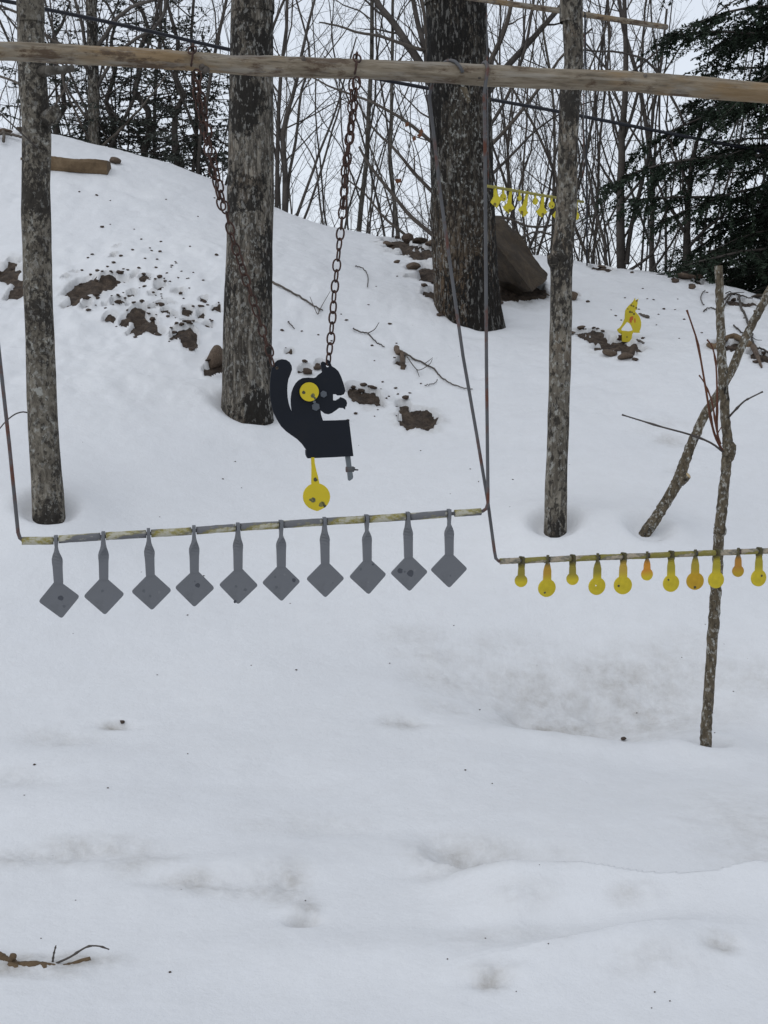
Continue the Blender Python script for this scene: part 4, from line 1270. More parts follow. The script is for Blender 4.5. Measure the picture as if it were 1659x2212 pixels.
for i, (x, y, hw, kd, lean, yaw) in enumerate(f_items):
    u, v = zf(x, y)
    ub = zf({0: 190, 4: 695}.get(i, x), 0)[0]
    p = Pf(ub, bar3(ub))
    k = ppm(p)
    r = hw / 3.95 / 1.8228 / k
    drop = (v - bar3(ub)) / k
    t = empty('far_plate', p, f_lab[i], 'target plate', 'small yellow plates on the far rack')
    t.rotation_euler = (0, R(-lean * .35), R(yaw * .6 * (1 if i % 2 else -1)))
    r *= 1.15 / math.cos(R(yaw * .6))
    if kd == 'd':
        rr = random.Random(i)
        poly = [(0, -r), (r * .55, -r * .5 + rr.uniform(-.1, .2) * r), (r, 0), (r * .3, r * .8), (-r * .3, r * .8), (-r, 0), (-r * .6, -r * .45)]
        if i == 4:
            poly = [(.1 * r, -r * 1.15), (.8 * r, -r * .3), (.45 * r, -r * .1), (.35 * r, r * .35), (r * .2, r * .8), (-r * .3, r * .8), (-r, -.1 * r), (-r * .5, -r * .6)]
        poly = rounded(poly, r * .18, 3)
    else:
        poly = [(r * math.sin(a * .3142), r * 1.12 * math.cos(a * .3142)) for a in range(20)]
    V, Fc = plate(poly, [], lambda a, b: Vector((a, -.004, b - drop)), Vector((0, -1, 0)), .008)
    pl = link('plate', mesh_of('plate', V, Fc, M['far_yellow'], False), t)
    V, Fc = strip([(.012, .02, .009, 70), (0, .022, .009, 60), (-.015, .020, .009, 20), (-drop * .5, r * .62, .009, 0), (-drop + r * .6, r * .72, .009, 0)])
    link('neck', mesh_of('neck', V, Fc, M['far_yellow'], False), t)
    if kd == 'd' or i in (1, 7):
        V, Fc = plate(mark_mesh(r * .26, i), [], lambda a, b: Vector((a, -.0047, b)), Vector((0, -1, 0)), .0006)
        link('impact_mark', mesh_of('impact_mark', V, Fc, M['fox_spot'], False), pl, (r * .25 * (1 if i % 4 else -1), 0, -drop - r * .42))
# thin dark cord dropping from the small pole to the snow
c0 = Pf(1264, 33)
gz = ground(1268, 588)
mb = MB(c0)
top_c = [P(1263, 26, FY(1263) - .035), P(1264, 33, FY(1263) - .035), P(1266, 200, FY(1263) - .03), P(1267, 400, FY(1263) - .02)]
mb.tube(top_c + [P(1268, 500, FY(1263)), P(1268, 574, FY(1263))], [.0062] * 6, 7)
tag(mb.build('cord', M['cable'], None, c0), 'thin dark cord hanging straight down from the short pole', 'cord')

# ------------------------------------------------------------------ yellow animal plate on the slope
def zx(x, y):
    return (2400 + x / 8.195) / 1.8228, (1150 + y / 8.195) / 1.8228
fox = [(825, 185), (840, 270), (875, 250), (940, 210), (905, 310), (910, 370), (890, 460), (885, 570), (850, 575), (835, 630), (900, 700), (960, 780), (1005, 880), (1025, 980), (1020, 1100), (1000, 1200), (970, 1260), (985, 1310), (900, 1318), (770, 1310), (745, 1345), (400, 1360), (350, 1340), (290, 1300), (250, 1230), (260, 1190), (320, 1160), (400, 1060), (460, 930), (490, 860), (500, 700), (510, 600), (560, 510), (640, 420), (720, 350), (775, 280)]
hole = [(565, 965), (500, 1050), (430, 1130), (380, 1200), (400, 1240), (620, 1265), (740, 1240), (755, 1220), (700, 1080), (650, 1010)]
gF = ground(1363, 750)
FXY = gF.y + .05
fbase = P(*zx(560, 1610), FXY)
foxo = empty('animal_target', fbase, 'yellow steel animal silhouette with pointed ears standing on the snowy slope', 'target')
def fx_plate(name, poly, holes, off, thick, mat, parent=foxo):
    V, Fc = plate(poly, holes, lambda x, y: P(*zx(x, y), FXY - off) - fbase, Vector((0, -1, 0)), thick)
    return link(name, mesh_of(name, V, Fc, mat, False), parent)
bodyp = fx_plate('body_plate', fox, [hole], 0, .012, M['fox'])
fx_plate('foot_bracket', [(385, 1290), (745, 1290), (725, 1450), (705, 1605), (540, 1612), (405, 1600), (400, 1400)], [], .012, .035, M['fox'])
fx_plate('foot_plate', [(300, 1385), (405, 1390), (400, 1570), (330, 1540)], [], .004, .03, M['rust'])
for (x, y, r, m) in ((705, 430, 34, 'fox_spot'), (775, 460, 34, 'fox_spot'), (665, 640, 44, 'fox_spot'), (730, 655, 30, 'fox_spot'), (790, 708, 36, 'fox_spot'), (735, 350, 20, 'fox_spot'), (885, 285, 28, 'rust'), (865, 510, 34, 'fox_spot'), (820, 920, 38, 'fox_red'), (590, 545, 22, 'fox_spot')):
    pts_ = [(x + r * math.cos(a * .698) * (.6 if m == 'fox_red' else 1), y + r * math.sin(a * .698) * (2.2 if m == 'fox_red' else 1)) for a in range(9)]
    fx_plate('paint_spot', pts_, [], .0006, .0006, M[m], bodyp)
fx_plate('paint_spot', [(660, 810), (720, 780), (770, 785), (760, 900), (720, 920), (715, 990), (650, 985), (640, 900)], [], .0006, .0006, M['fox_red'], bodyp)
fx_plate('bolt_hole', circ(563, 1450, 28, 10), [], .0126, .0006, M['fox_spot'])

# ------------------------------------------------------------------ stones, clods, timber
def rock_mesh(seed, mat, flat=.7, sub=3, cuts=6, rough=.16):
    rnd = random.Random(seed)
    bm = bmesh.new()
    bmesh.ops.create_icosphere(bm, subdivisions=sub, radius=1)
    planes = []
    for _ in range(cuts):
        n = Vector((rnd.gauss(0, 1), rnd.gauss(0, 1), rnd.gauss(0, 1))).normalized()
        planes.append((n, rnd.uniform(.55, .85)))
    co = np.array([v.co[:] for v in bm.verts])
    for n, d in planes:
        s = co @ np.array(n)
        over = np.maximum(s - d, 0) * .92
        co = co - over[:, None] * np.array(n)[None, :]
    nn = fbm(co[:, 0] * 2.2 + seed, co[:, 1] * 2.2, co[:, 2] * 2.2, 4, .6)
    co = co * (1 + rough * nn)[:, None]
    co[:, 2] *= flat
    for v, c in zip(bm.verts, co):
        v.co = c
    me = bpy.data.meshes.new('rock')
    bm.to_mesh(me)
    bm.free()
    me.materials.append(M[mat])
    me.polygons.foreach_set('use_smooth', [sub > 2] * len(me.polygons))
    return me
ROCKS = [rock_mesh(40 + i, 'stone') for i in range(5)]
CLODS = [rock_mesh(80 + i, 'clod', .8, 2, 3, .35) for i in range(6)]
def rock(u, v, w, h, label, mesh, name='rock', depth=1.0, rot=None, cat='rock', group=None, sink=.3):
    """A stone whose middle shows at u, v and that measures w by h in the picture."""
    g = ground(u, v + h * .35)
    k = ppm(g)
    o = link(name, mesh)
    sx, sz = w / k / 2, h / k / 2 * 1.15
    o.scale = (sx, max(sx, sz) * depth, sz)
    o.location = g + Vector((0, .0, sz * (1 - sink) * .7))
    o.rotation_euler = rot or (random.uniform(-.2, .2), random.uniform(-.2, .2), random.uniform(-.6, .6))
    return tag(o, label, cat, group)
rock(462, 788, 44, 62, 'upright brown stone against the left foot of the middle trunk', rock_mesh(61, 'stone', .95, 3, 7, .1), depth=.7, rot=(.1, .35, .2), sink=.5)
rock(838, 527, 28, 20, 'rounded brown stone at the left end of the rubble by the oak', ROCKS[0])
rock(880, 519, 30, 28, 'tallest brown lump in the rubble by the oak', CLODS[1], name='rock')
rock(907, 531, 36, 18, 'greyish olive stone in the rubble by the oak', rock_mesh(62, 'boulder'))
rock(932, 545, 30, 22, 'dark stone touching the left side of the oak', ROCKS[2])
rock(893, 575, 34, 22, 'oval brown stone lying on snow left of the oak', ROCKS[1])
rock(858, 565, 16, 9, 'small dark stone below the rubble left of the oak', ROCKS[3])
rock(1239, 638, 24, 26, 'round brown stone right of the slim spotted trunk, at mid height', ROCKS[4])
rock(1232, 720, 22, 14, 'flat brown stone touching the slim spotted trunk, level with the yellow animal', ROCKS[0])
rock(1350, 770, 34, 22, 'brown stone just below the yellow animal plate', ROCKS[2])
rock(1318, 762, 36, 18, 'flat brown stone below and left of the yellow animal plate', ROCKS[3])
rock(1254, 712, 22, 10, 'small flat dark stone left of the yellow animal plate', ROCKS[1])
rock(55, 284, 42, 20, 'flat tan stone on the crest beside the leftmost trunk', rock_mesh(63, 'boulder', .6), sink=.2)
rock(10, 284, 34, 16, 'grey-brown stone on the crest at the left edge', ROCKS[2], sink=.2)
rock(247, 347, 30, 20, 'reddish brown stone at the end of the old timber', ROCKS[1])
rock(1478, 596, 46, 20, 'broad brown stone on the crest below the dark hemlock', rock_mesh(64, 'stone', .7), sink=.25)
rock(1507, 606, 24, 16, 'dark stone on the crest, right of the broad brown stone', ROCKS[4], sink=.25)
rock(1496, 620, 18, 12, 'reddish stone just under the crest below the hemlock', ROCKS[3])
rock(1638, 640, 38, 16, 'tan slab on the crest near the right edge', rock_mesh(65, 'boulder', .5), sink=.2)
rock(1304, 577, 28, 10, 'low brown stone on the crest right of the slim spotted trunk', ROCKS[0], sink=.25)
rock(663, 803, 24, 16, 'brown clod of earth left of the squirrel head', CLODS[0], name='earth_clod', cat='clod')
rock(688, 794, 22, 13, 'reddish clod of earth above the squirrel back', CLODS[2], name='earth_clod', cat='clod')
rock(1365, 588, 8, 6, 'tiny dark stone alone on the snow under the crest', CLODS[4])
rock(1372, 776, 14, 9, 'small round clod right below the yellow animal plate', CLODS[5], name='earth_clod', cat='clod')
rc = random.Random(17)
spots = []
for (u, v, ru, rv) in patch_px[:N_BIG]:
    nn = int(ru * rv / 110 + rc.random() * .8)
    for _ in range(min(nn, 5)):
        spots.append((u + rc.uniform(-.6, .6) * ru, v + rc.uniform(-.2, .8) * rv, rc.uniform(8, 17)))
for _ in range(105):
    a, r = rc.uniform(0, 6.28), math.sqrt(rc.random())
    spots.append((325 + 155 * r * math.cos(a), 640 + 104 * r * math.sin(a) + 48 * r * math.cos(a), rc.choice([4, 5, 5, 6, 7, 8, 10])))
for (u0, u1, v0, v1, n) in ((1255, 1640, 622, 735, 26), (120, 480, 400, 560, 14), (600, 900, 560, 800, 16), (740, 920, 820, 920, 16)):
    for _ in range(n):
        spots.append((rc.uniform(u0, u1), rc.uniform(v0, v1), rc.choice([4, 5, 6, 7, 9])))
for (u, v, w) in spots:
    if u < 60:
        zl = 'small brown earth clod in the bare patch at the left edge'
    elif u < 480 and v < 560:
        zl = 'small brown earth clod on the clean snow below the old timber'
    elif u < 480:
        zl = 'small brown earth clod in the %s pitted snow %s' % ('upper' if v < 605 else ('lower' if v > 685 else 'central'), 'nearer the leftmost trunk' if u < 255 else ('nearer the middle trunk' if u > 385 else 'midway between the leftmost and middle trunks'))
    elif u < 830:
        zl = 'small brown earth clod in the snow around the squirrel plate'
    elif u < 1010 and v < 700:
        zl = 'small brown earth clod in the rubble left of the oak'
    elif u < 1180 and v < 700:
        zl = 'small brown earth clod under the leaning boulder'
    elif u < 1010:
        zl = 'small brown earth clod in the bare patch right of the squirrel plate'
    elif u < 1420:
        zl = 'small brown earth clod near the yellow animal plate'
    else:
        zl = 'small brown earth clod on the upper slope near the right edge'
    rock(u, v, w, w * rc.uniform(.5, .8), zl, CLODS[rc.randrange(6)], name='earth_clod', cat='clod', group=zl.replace('small brown earth clod', 'earth clods'), sink=.55)

# the leaning boulder beside the oak
hp = [(1056, 470, 11.9), (1092, 476, 12.0), (1126, 514, 12.0), (1183, 590, 11.9), (1178, 607, 11.75), (1149, 628, 11.5), (1044, 500, 11.5), (1075, 532, 11.45), (1060, 600, 12.1), (1120, 640, 12.2), (1040, 560, 12.0), (1100, 500, 12.7), (1180, 604, 12.6), (1110, 640, 12.7)]
bm = bmesh.new()
hpw = [P(*q) for q in hp]
bb = P(1130, 630, 11.9)
vs = [bm.verts.new(q - bb) for q in hpw]
res = bmesh.ops.convex_hull(bm, input=vs)
junk = [g for g in res['geom_interior'] + res['geom_unused'] if isinstance(g, bmesh.types.BMVert)]
bmesh.ops.delete(bm, geom=list(set(junk)), context='VERTS')
bmesh.ops.triangulate(bm, faces=bm.faces[:])
for _ in range(4):
    bmesh.ops.subdivide_edges(bm, edges=bm.edges[:], cuts=1, use_grid_fill=True)
    bmesh.ops.triangulate(bm, faces=[f for f in bm.faces if len(f.verts) > 3])
co = np.array([v.co[:] for v in bm.verts])
nn = fbm(co[:, 0] * 4, co[:, 1] * 4, co[:, 2] * 4, 4, .55)
lay = noise3(co[:, 0] * 2 + co[:, 2] * 9, co[:, 1] * 2, co[:, 2] * 9 - co[:, 0] * 6)
c0_ = co.mean(0)
dr = co - c0_
dr /= np.linalg.norm(dr, axis=1)[:, None]
co = co + dr * (.035 * nn + .012 * lay)[:, None]
for v, c in zip(bm.verts, co):
    v.co = c
me = bpy.data.meshes.new('boulder')
bm.to_mesh(me)
bm.free()
me.materials.append(M['boulder'])
tag(link('boulder', me, None, bb), 'big slab-like brown boulder leaning beside the oak', 'boulder')

# old timber below the crest
def beam(name, u0, v0, u1, v1, h, dep, mat, label, cat, seed=1, n=30):
    g0, g1 = ground(u0, v0 + h * .3), ground(u1, v1 + h * .45)
    k = ppm(g0)
    hh = h / k
    bm = bmesh.new()
    rings = []
    rnd = random.Random(seed)
    for i in range(n + 1):
        f = i / n
        c = g0.lerp(g1, f)
        c.z = g0.z * (1 - f) + g1.z * f + hh * .24 + .003 * math.sin(f * 9)
        ring = []
        for a in range(14):
            an = 2 * math.pi * a / 14
            ca, sa = math.cos(an), math.sin(an)
            sq_ = (abs(ca) ** 9 + abs(sa) ** 9) ** (-1 / 9)
            jit = 1 + .05 * math.sin(an * 3 + i * .3) + rnd.uniform(-.025, .025)
            ring.append(bm.verts.new(Vector((c.x, c.y, c.z)) - g0 + Vector((0, ca * sq_ * dep / 2 * jit, sa * sq_ * hh / 2 * jit))))
        rings.append(ring)
    for i in range(n):
        for a in range(14):
            b = (a + 1) % 14
            bm.faces.new((rings[i][a], rings[i][b], rings[i + 1][b], rings[i + 1][a]))
    bm.faces.new(rings[0][::-1])
    bm.faces.new(rings[-1])
    me = bpy.data.meshes.new(name)
    bm.to_mesh(me)
    bm.free()
    me.materials.append(mat)
    o = link(name, me, None, g0)
    return tag(o, label, cat)
beam('old_timber', 84, 352, 236, 362, 30, .22, M['timber'], 'old squared timber half buried in snow behind the leftmost trunk', 'timber')
def stick(name, marks, w0, w1, label, mat, lift=.012, cat='branch', sides=(), group=None):
    gs = [ground(u, v) for u, v in marks]
    base = gs[0].copy()
    n = 5 * len(gs)
    S = spline([tuple(g) for g in gs], n)
    k = ppm(base)
    rnd = random.Random(int(marks[0][0]))
    path = [Vector(s) + Vector((0, 0, lift + rnd.gauss(0, .003))) for s in S]
    rad = [(w0 + (w1 - w0) * i / (n - 1)) / 2 / k for i in range(n)]
    if not sides:
        mb = MB(base)
        mb.tube(path, rad, 7, jitter=.1)
        return tag(mb.build(name, mat, None, base), label, cat, group)
    t = empty(name, base, label, cat, group)
    mb = MB(base)
    mb.tube(path, rad, 7, jitter=.1)
    mb.build('stem', mat, t)
    for (mk, w) in sides:
        g2 = [ground(u, v) + Vector((0, 0, lift * (1 + 1.2 * j))) for j, (u, v) in enumerate(mk)]
        mb = MB(base)
        S2 = [Vector(s) for s in spline([tuple(g) for g in g2], 4 * len(g2))]
        mb.tube(S2, [w / 2 / k * (1 - .5 * i / len(S2)) for i in range(len(S2))], 5)
        mb.build('twig', mat, t)
    return t
def z5(x, y):
    return (700 + x / 1.3825) / 1.8228, (900 + y / 1.3825) / 1.8228
def m5(*p):
    return [z5(*q) for q in p]
stick('fallen_branch', m5((515, 300), (600, 345), (690, 400), (745, 440), (790, 462)), 5, 2.5, 'dark stick lying on snow right of the middle trunk', M['twig_brown'], sides=((m5((765, 445), (770, 470), (762, 495), (745, 480), (720, 425)), 2.4), (m5((768, 470), (790, 430), (830, 375)), 2)))
stick('fallen_branch', m5((955, 560), (1000, 575), (1035, 580), (1070, 620), (1105, 645), (1125, 655)), 3.6, 2, 'short forked twig on snow above the squirrel head', M['twig_dark'], sides=((m5((1035, 580), (1070, 575), (1095, 545)), 2.6),))
stick('fallen_branch', m5((1230, 718), (1300, 735), (1390, 770), (1430, 820), (1480, 855), (1540, 880), (1605, 885)), 4.2, 2, 'longest forked twig on snow between squirrel and oak', M['twig_brown'], sides=((m5((1230, 730), (1290, 780), (1320, 805), (1370, 785), (1385, 765)), 2.4), (m5((1340, 750), (1365, 740), (1388, 738)), 2), (m5((1300, 785), (1315, 835)), 2)))
stick('fallen_branch', m5((965, 212), (1010, 225), (1035, 270), (1032, 330)), 2.6, 1.6, 'thin hooked twig on snow left of the oak', M['twig_dark'])
stick('fallen_branch', m5((1190, 660), (1200, 690), (1220, 730), (1225, 770)), 13, 10, 'curled dead leaf and bark at the end of the forked twig', M['stone'])
stick('fallen_branch', m5((600, 520), (635, 560)), 3, 2, 'tiny twig on snow below the dark stick', M['twig_dark'])
stick('fallen_branch', m5((1345, 868), (1390, 860), (1415, 840)), 2.2, 1.4, 'tiny pale twig under the longest forked twig', M['twig_grey'])
def z9(x, y):
    return (2600 + x / 3.9127) / 1.8228, (1100 + y / 3.9127) / 1.8228
def m9(*p):
    return [z9(*q) for q in p]
stick('fallen_branch', m9((690, 200), (640, 260), (622, 320), (640, 390), (675, 435)), 2.4, 2, 'thin bow-shaped pale twig on snow left of the cut sapling', M['twig_grey'])
stick('fallen_branch', m9((665, 530), (700, 485), (790, 465), (870, 485), (980, 430), (1100, 360), (1200, 345)), 2.6, 3.4, 'long thin twig passing behind the cut sapling below the crest', M['twig_dark'])
stick('fallen_branch', m9((980, 360), (1080, 310), (1200, 290), (1300, 350), (1420, 380)), 5, 3, 'dark tangled stick on the crest right of the cut sapling', M['twig_dark'], sides=((m9((1100, 310), (1160, 265), (1290, 275)), 3), (m9((1000, 300), (1080, 380), (1040, 440)), 3)))
stick('fallen_branch', m9((1210, 280), (1240, 450), (1300, 560), (1350, 700), (1380, 790)), 5, 4, 'grey stick slanting down the snow behind the leaning sapling', M['twig_grey'])
stick('fallen_branch', m9((1130, 740), (1200, 800), (1290, 870)), 4, 3, 'small dark stick left of the leaning sapling, on the upper slope', M['twig_dark'])
stick('fallen_branch', m9((1420, 870), (1405, 940), (1460, 1080), (1560, 1170), (1680, 1250)), 5, 4, 'dark curved stick at the right edge beyond the leaning sapling', M['twig_dark'], sides=((m9((1420, 930), (1480, 990), (1560, 1030)), 2),))
stick('rotten_log', m9((740, 1055), (860, 1070), (1000, 1010), (1200, 1020), (1385, 1075)), 12, 16, 'rotten brown log on snow behind the two saplings', M['timber'], lift=.01, cat='log')
stick('fallen_branch', m9((1430, 1110), (1500, 1230), (1560, 1380)), 14, 4, 'dead brown root clump near the right edge', M['stone'])
stick('fallen_branch', [(45, 346), (80, 352)], 6, 5, 'short dark wood end left of the leftmost trunk', M['timber'])
# fox side sticks and specks
stick('fallen_branch', [zx(940, 755), zx(1050, 800), zx(1240, 870)], 2.5, 8, 'dark wedge of bark right of the yellow animal plate', M['twig_brown'])
stick('fallen_branch', [zx(880, 1850), zx(960, 1800), zx(1060, 1770), (zx(1110, 1720))], 4, 4, 'short knobbly twig below right of the yellow animal plate', M['twig_brown'])
# bent cane by the left edge
mb = MB(P(58, 890, 6.9))
cb = P(58, 890, 6.9)
S = spline([(58, 891), (48, 890), (32, 895), (15, 908), (0, 925), (-14, 945)], 14)
mb.tube([P(s[0], s[1], 6.9 - .3 * i / 13) for i, s in enumerate(S)], [.0042 - .0001 * i for i in range(14)], 6)
tag(mb.build('bent_cane', M['twig_dark'], None, cb), 'thin dark bent shoot arching out left of the leftmost trunk', 'shoot')
# low dead stems at the left edge on the crest
for (mk, w, lb) in (([(8, 318), (9, 303), (7, 296)], 7, 'short rusty stub standing in the snow at the left edge'), ([(-20, 306), (12, 300), (34, 304), (62, 312)], 6, 'dark stick lying on the crest at the left edge')):
    stick('dead_stem', mk, w, w, lb, M['twig_brown'], lift=.05)

# ------------------------------------------------------------------ fallen branch in the foreground
fbm_ = [(-40, 2062), (0, 2070), (22, 2078), (60, 2084), (100, 2088), (140, 2083), (195, 2074)]
gs = [ground(u, v) for u, v in fbm_]
base = gs[2].copy()
t = empty('fallen_branch', base, 'broken branch half sunk in the snow at the lower left', 'branch')
S = [Vector(s) for s in spline([tuple(g) for g in gs], 60)]
mb = MB(base)
mb.tube([s + Vector((0, 0, -.004 + .005 * math.sin(i * .23))) for i, s in enumerate(S)], [.015 * (1 - .009 * i) for i in range(60)], 12, jitter=.12)
mb.build('stem', M['timber'], t)
for mk, r in (([(26, 2082), (31, 2092), (35, 2101)], .017), ([(88, 2086), (94, 2093), (98, 2101)], .013), ([(27, 2079), (26, 2070), (29, 2064)], .011)):
    g = ground(*mk[0])
    mb = MB(base)
    mb.tube([P(u, v, g.y - .012 * i) for i, (u, v) in enumerate(mk)], [r, r * .95, r * .8], 10, jitter=.2)
    mb.build('stub', M['timber'], t)
tw = [[(112, 2085), (150, 2068), (172, 2054), (192, 2044), (215, 2044), (236, 2051)], [(113, 2084), (116, 2062), (121, 2042)], [(-4, 2060), (4, 2066), (10, 2072)]]
for k, mk in enumerate(tw):
    g0 = ground(*mk[0])
    S2 = spline(mk, 16)
    mb = MB(base)
    mb.tube([P(s[0], s[1], g0.y + .02 * i / 15) for i, s in enumerate(S2)], [.0033 - .0001 * i + (.0013 if i in (5, 9, 13) else 0) for i in range(16)], 6)
    mb.build('twig', M['twig_dark'], t)
# small specks of debris on the snow
specks = [(367, 2102, 7, 'black square speck on the foreground snow'), (264, 1560, 12, 'dark chip half melted into the snow below the diamonds'), (1347, 1598, 12, 'dark reddish chip at the edge of the dirty hollow'), (74, 1652, 7, 'short twig chip standing in the snow at the left'), (233, 1702, 5, 'dark speck on the snow at the left'), (640, 1450, 5, 'dark speck on the snow below the middle diamonds'), (1005, 1665, 5, 'dark speck on snow at mid frame')]
for i, (u, v, w, lb) in enumerate(specks):
    rock(u, v, w, w * .7, lb, CLODS[i % 6], name='bark_chip', cat='debris', sink=.5)
rs = random.Random(3)
for i in range(34):
    u, v = rs.uniform(20, 1640), rs.uniform(960, 2190)
    rock(u, v, rs.uniform(2.5, 4.5), rs.uniform(1.5, 3), 'tiny dark bark crumb scattered on the open snow', CLODS[i % 6], name='bark_crumb', cat='debris', group='bark crumbs on the open snow', sink=.4)

# ------------------------------------------------------------------ black cable behind the trunks
def CYL(u):
    return 11.6 + (u / 1659) * 2.2
cm = [(-200, -40), (100, 20), (290, 60), (490, 106), (700, 148), (920, 190), (1060, 215), (1200, 240), (1430, 285), (1659, 330), (1900, 385)]
cp = [P(u, v, CYL(u)) for u, v in cm]
mb = MB(cp[0])
S = [Vector(s) for s in spline([tuple(q) for q in cp], 60)]
mb.tube(S, [.0175] * 60, 8)
tag(mb.build('cable', M['cable'], None, cp[0]), 'thick black cable slanting down to the right behind the trunks', 'cable')
# ------------------------------------------------------------------ woods beyond the crest
def bare_proto(seed, height, r0, stems, lean, dens, maxlvl, spread=(30, 66), start=.12, up=.35):
    """Returns (trunk mesh, crown mesh) of a leafless tree standing at its origin."""
    rnd = random.Random(seed)
    tb, cb = MB(), MB()
    for s in range(stems):
        a = rnd.uniform(0, 6.28)
        d = Vector((math.cos(a) * lean, math.sin(a) * lean, 1)).normalized()
        h = height * rnd.uniform(.75, 1.0)
        p = Vector((rnd.uniform(-.08, .08), rnd.uniform(-.08, .08), -.3)) if stems > 1 else Vector((0, 0, -.3))
        k = 16
        path = [p]
        for i in range(k):
            d = (d + Vector((rnd.gauss(0, .10), rnd.gauss(0, .10), .07))).normalized()
            path.append(path[-1] + d * (h / k))
        r = r0 * rnd.uniform(.45, .80)
        rad = [r * (1 - .86 * i / k) + .002 for i in range(k + 1)]
        tb.tube(path, rad, 8, cap=False, tip=True)
        sub_branches(cb, path, rad, 0, dens, rnd, maxlvl, (.24, .44), spread, up, start, .20, .085)
    return tb, cb
PRO = []
specs = [  # height, r0, stems, lean, dens per level, max level
    (6.5, .026, 3, .22, [2.2, 3.2, 4.6, 7], 4), (7.5, .030, 2, .16, [2.6, 3.6, 4.6, 7], 4), (5.5, .018, 4, .30, [1.8, 3.0, 4.5, 6], 4), (9.0, .050, 1, .06, [2.6, 3.0, 3.4, 4.5], 3),
    (8.0, .030, 1, .14, [3.2, 3.8, 4.6, 7], 4), (4.0, .013, 5, .42, [2.0, 3.4, 5, 6], 4), (7.0, .032, 2, .28, [2.4, 3.8, 4.4, 7], 4)]
for i, s in enumerate(specs):
    tb, cb = bare_proto(100 + i, *s[:4], s[4], s[5])
    tm = 'bark_far' if i in (3,) else ('twig_brown' if i % 2 else 'twig_dark')
    PRO.append((tb.mesh('trunk', M[tm]), cb.mesh('crown', M['twig_brown' if i % 3 else 'twig_dark'])))
PRO_H = [s[0] for s in specs]
def gap_of(u):
    for a, b, txt in ((-999, 50, 'left of leftmost trunk'), (50, 500, 'between leftmost and middle trunks'), (500, 930, 'between middle trunk and oak'), (930, 1220, 'between oak and slim trunk'), (1220, 3999, 'right of slim trunk')):
        if a <= u < b:
            return txt
rf = random.Random(31)
bare = []
us = []
for (u0, u1, n) in ((-120, 1780, 24), (-200, 1900, 26), (-100, 480, 5), (560, 930, 3), (1060, 1480, 8), (520, 1700, 12)):
    for i in range(n):
        us.append(u0 + (u1 - u0) * (i + rf.uniform(.1, .9)) / n)
for j, u in enumerate(us):
    Y = rf.uniform(16.2, 19.5) if j < 24 else (rf.uniform(20, 32) if (j < 50 or j >= 66) else rf.uniform(16, 18.5))
    x = (u - CX) / FPX * Y * 1.0
    z = float(H0(np.array([x]), np.array([Y]))[0])
    k = rf.choice([0, 1, 2, 4, 5, 6, 0, 2, 6] if j < 24 else [0, 1, 3, 4, 6, 2])
    bare.append([u, Y, x, z, k, rf.uniform(.75, 1.15) if j < 24 else rf.uniform(.9, 1.4), rf.uniform(0, 6.28)])
bare.sort(key=lambda b: b[0])
count = {}
words_n = ['first', 'second', 'third', 'fourth', 'fifth', 'sixth', 'seventh', 'eighth', 'ninth', 'tenth', 'eleventh', 'twelfth', 'thirteenth', 'fourteenth', 'fifteenth', 'sixteenth', 'seventeenth', 'eighteenth', 'nineteenth', 'twentieth']
shape_w = ['three-stemmed', 'twin-stemmed', 'bushy many-stemmed', 'tall straight', 'slender single-stemmed', 'low shrubby', 'wide-forked']
for (u, Y, x, z, k, s, a) in bare:
    g = gap_of(u)
    key = (g, k)
    count[key] = count.get(key, 0) + 1
    t = empty('bare_tree', (x, Y, z), '%s bare tree beyond crest, %s, %s such from left' % (shape_w[k], g, words_n[count[key] - 1]), 'tree', 'bare trees beyond the crest')
    t.rotation_euler = (0, 0, a)
    t.scale = (s, s, s)
    link('trunk', PRO[k][0], t)
    link('crown', PRO[k][1], t)

# --- larger trees with limbs one can follow
DN = [0, 3.0, 4.2, 5.5]
rnd = random.Random(77)
HB = P(1000, 560, 16.0)
HB.z = float(H0(np.array([HB.x]), np.array([16.0]))[0])
t = empty('spreading_tree', HB, 'spreading bare tree whose trunk hides behind the oak, limbs fanning both ways', 'tree')
mb = MB(HB)
mb.tube([HB + Vector((0, 0, -.3)), HB + Vector((.02, 0, .8)), HB + Vector((-.02, 0, 1.8)), HB + Vector((0, 0, 3.4)), HB + Vector((.05, 0, 5.5))], [.17, .15, .13, .10, .05], 12)
mb.build('trunk', M['bark_far'], t)
limbs = [([(950, 215), (915, 150), (880, 95), (850, 50), (815, 5), (790, -60)], 20, 12), ([(955, 200), (925, 130), (905, 60), (893, 0), (880, -60)], 14, 9), ([(925, 110), (880, 100), (820, 78), (770, 70), (720, 52), (690, 48)], 9, 3),
         ([(960, 330), (900, 280), (850, 245), (790, 215), (720, 190), (670, 165)], 9, 3), ([(960, 440), (900, 380), (850, 320), (800, 270), (770, 215)], 9, 3), ([(950, 520), (890, 470), (840, 410), (800, 360), (776, 318)], 10, 5),
         ([(955, 590), (890, 520), (830, 470), (790, 420), (740, 380)], 8, 3), ([(960, 300), (940, 230), (925, 120), (915, 20), (900, -60)], 10, 6),
         ([(1040, 220), (1090, 150), (1140, 95), (1180, 50), (1230, -10), (1260, -60)], 16, 9), ([(1050, 150), (1080, 90), (1100, 30), (1110, -40)], 12, 8), ([(1045, 330), (1110, 260), (1180, 170), (1215, 120), (1280, 60)], 9, 4),
         ([(1040, 400), (1110, 330), (1160, 280), (1230, 235), (1300, 215)], 7, 2.5), ([(1030, 470), (1090, 470), (1150, 490), (1210, 480), (1280, 440)], 7, 3), ([(1040, 300), (1090, 220), (1130, 120), (1150, 20), (1160, -50)], 8, 5),
         ([(1040, 560), (1100, 530), (1160, 500), (1230, 520), (1290, 500)], 6, 2.5)]
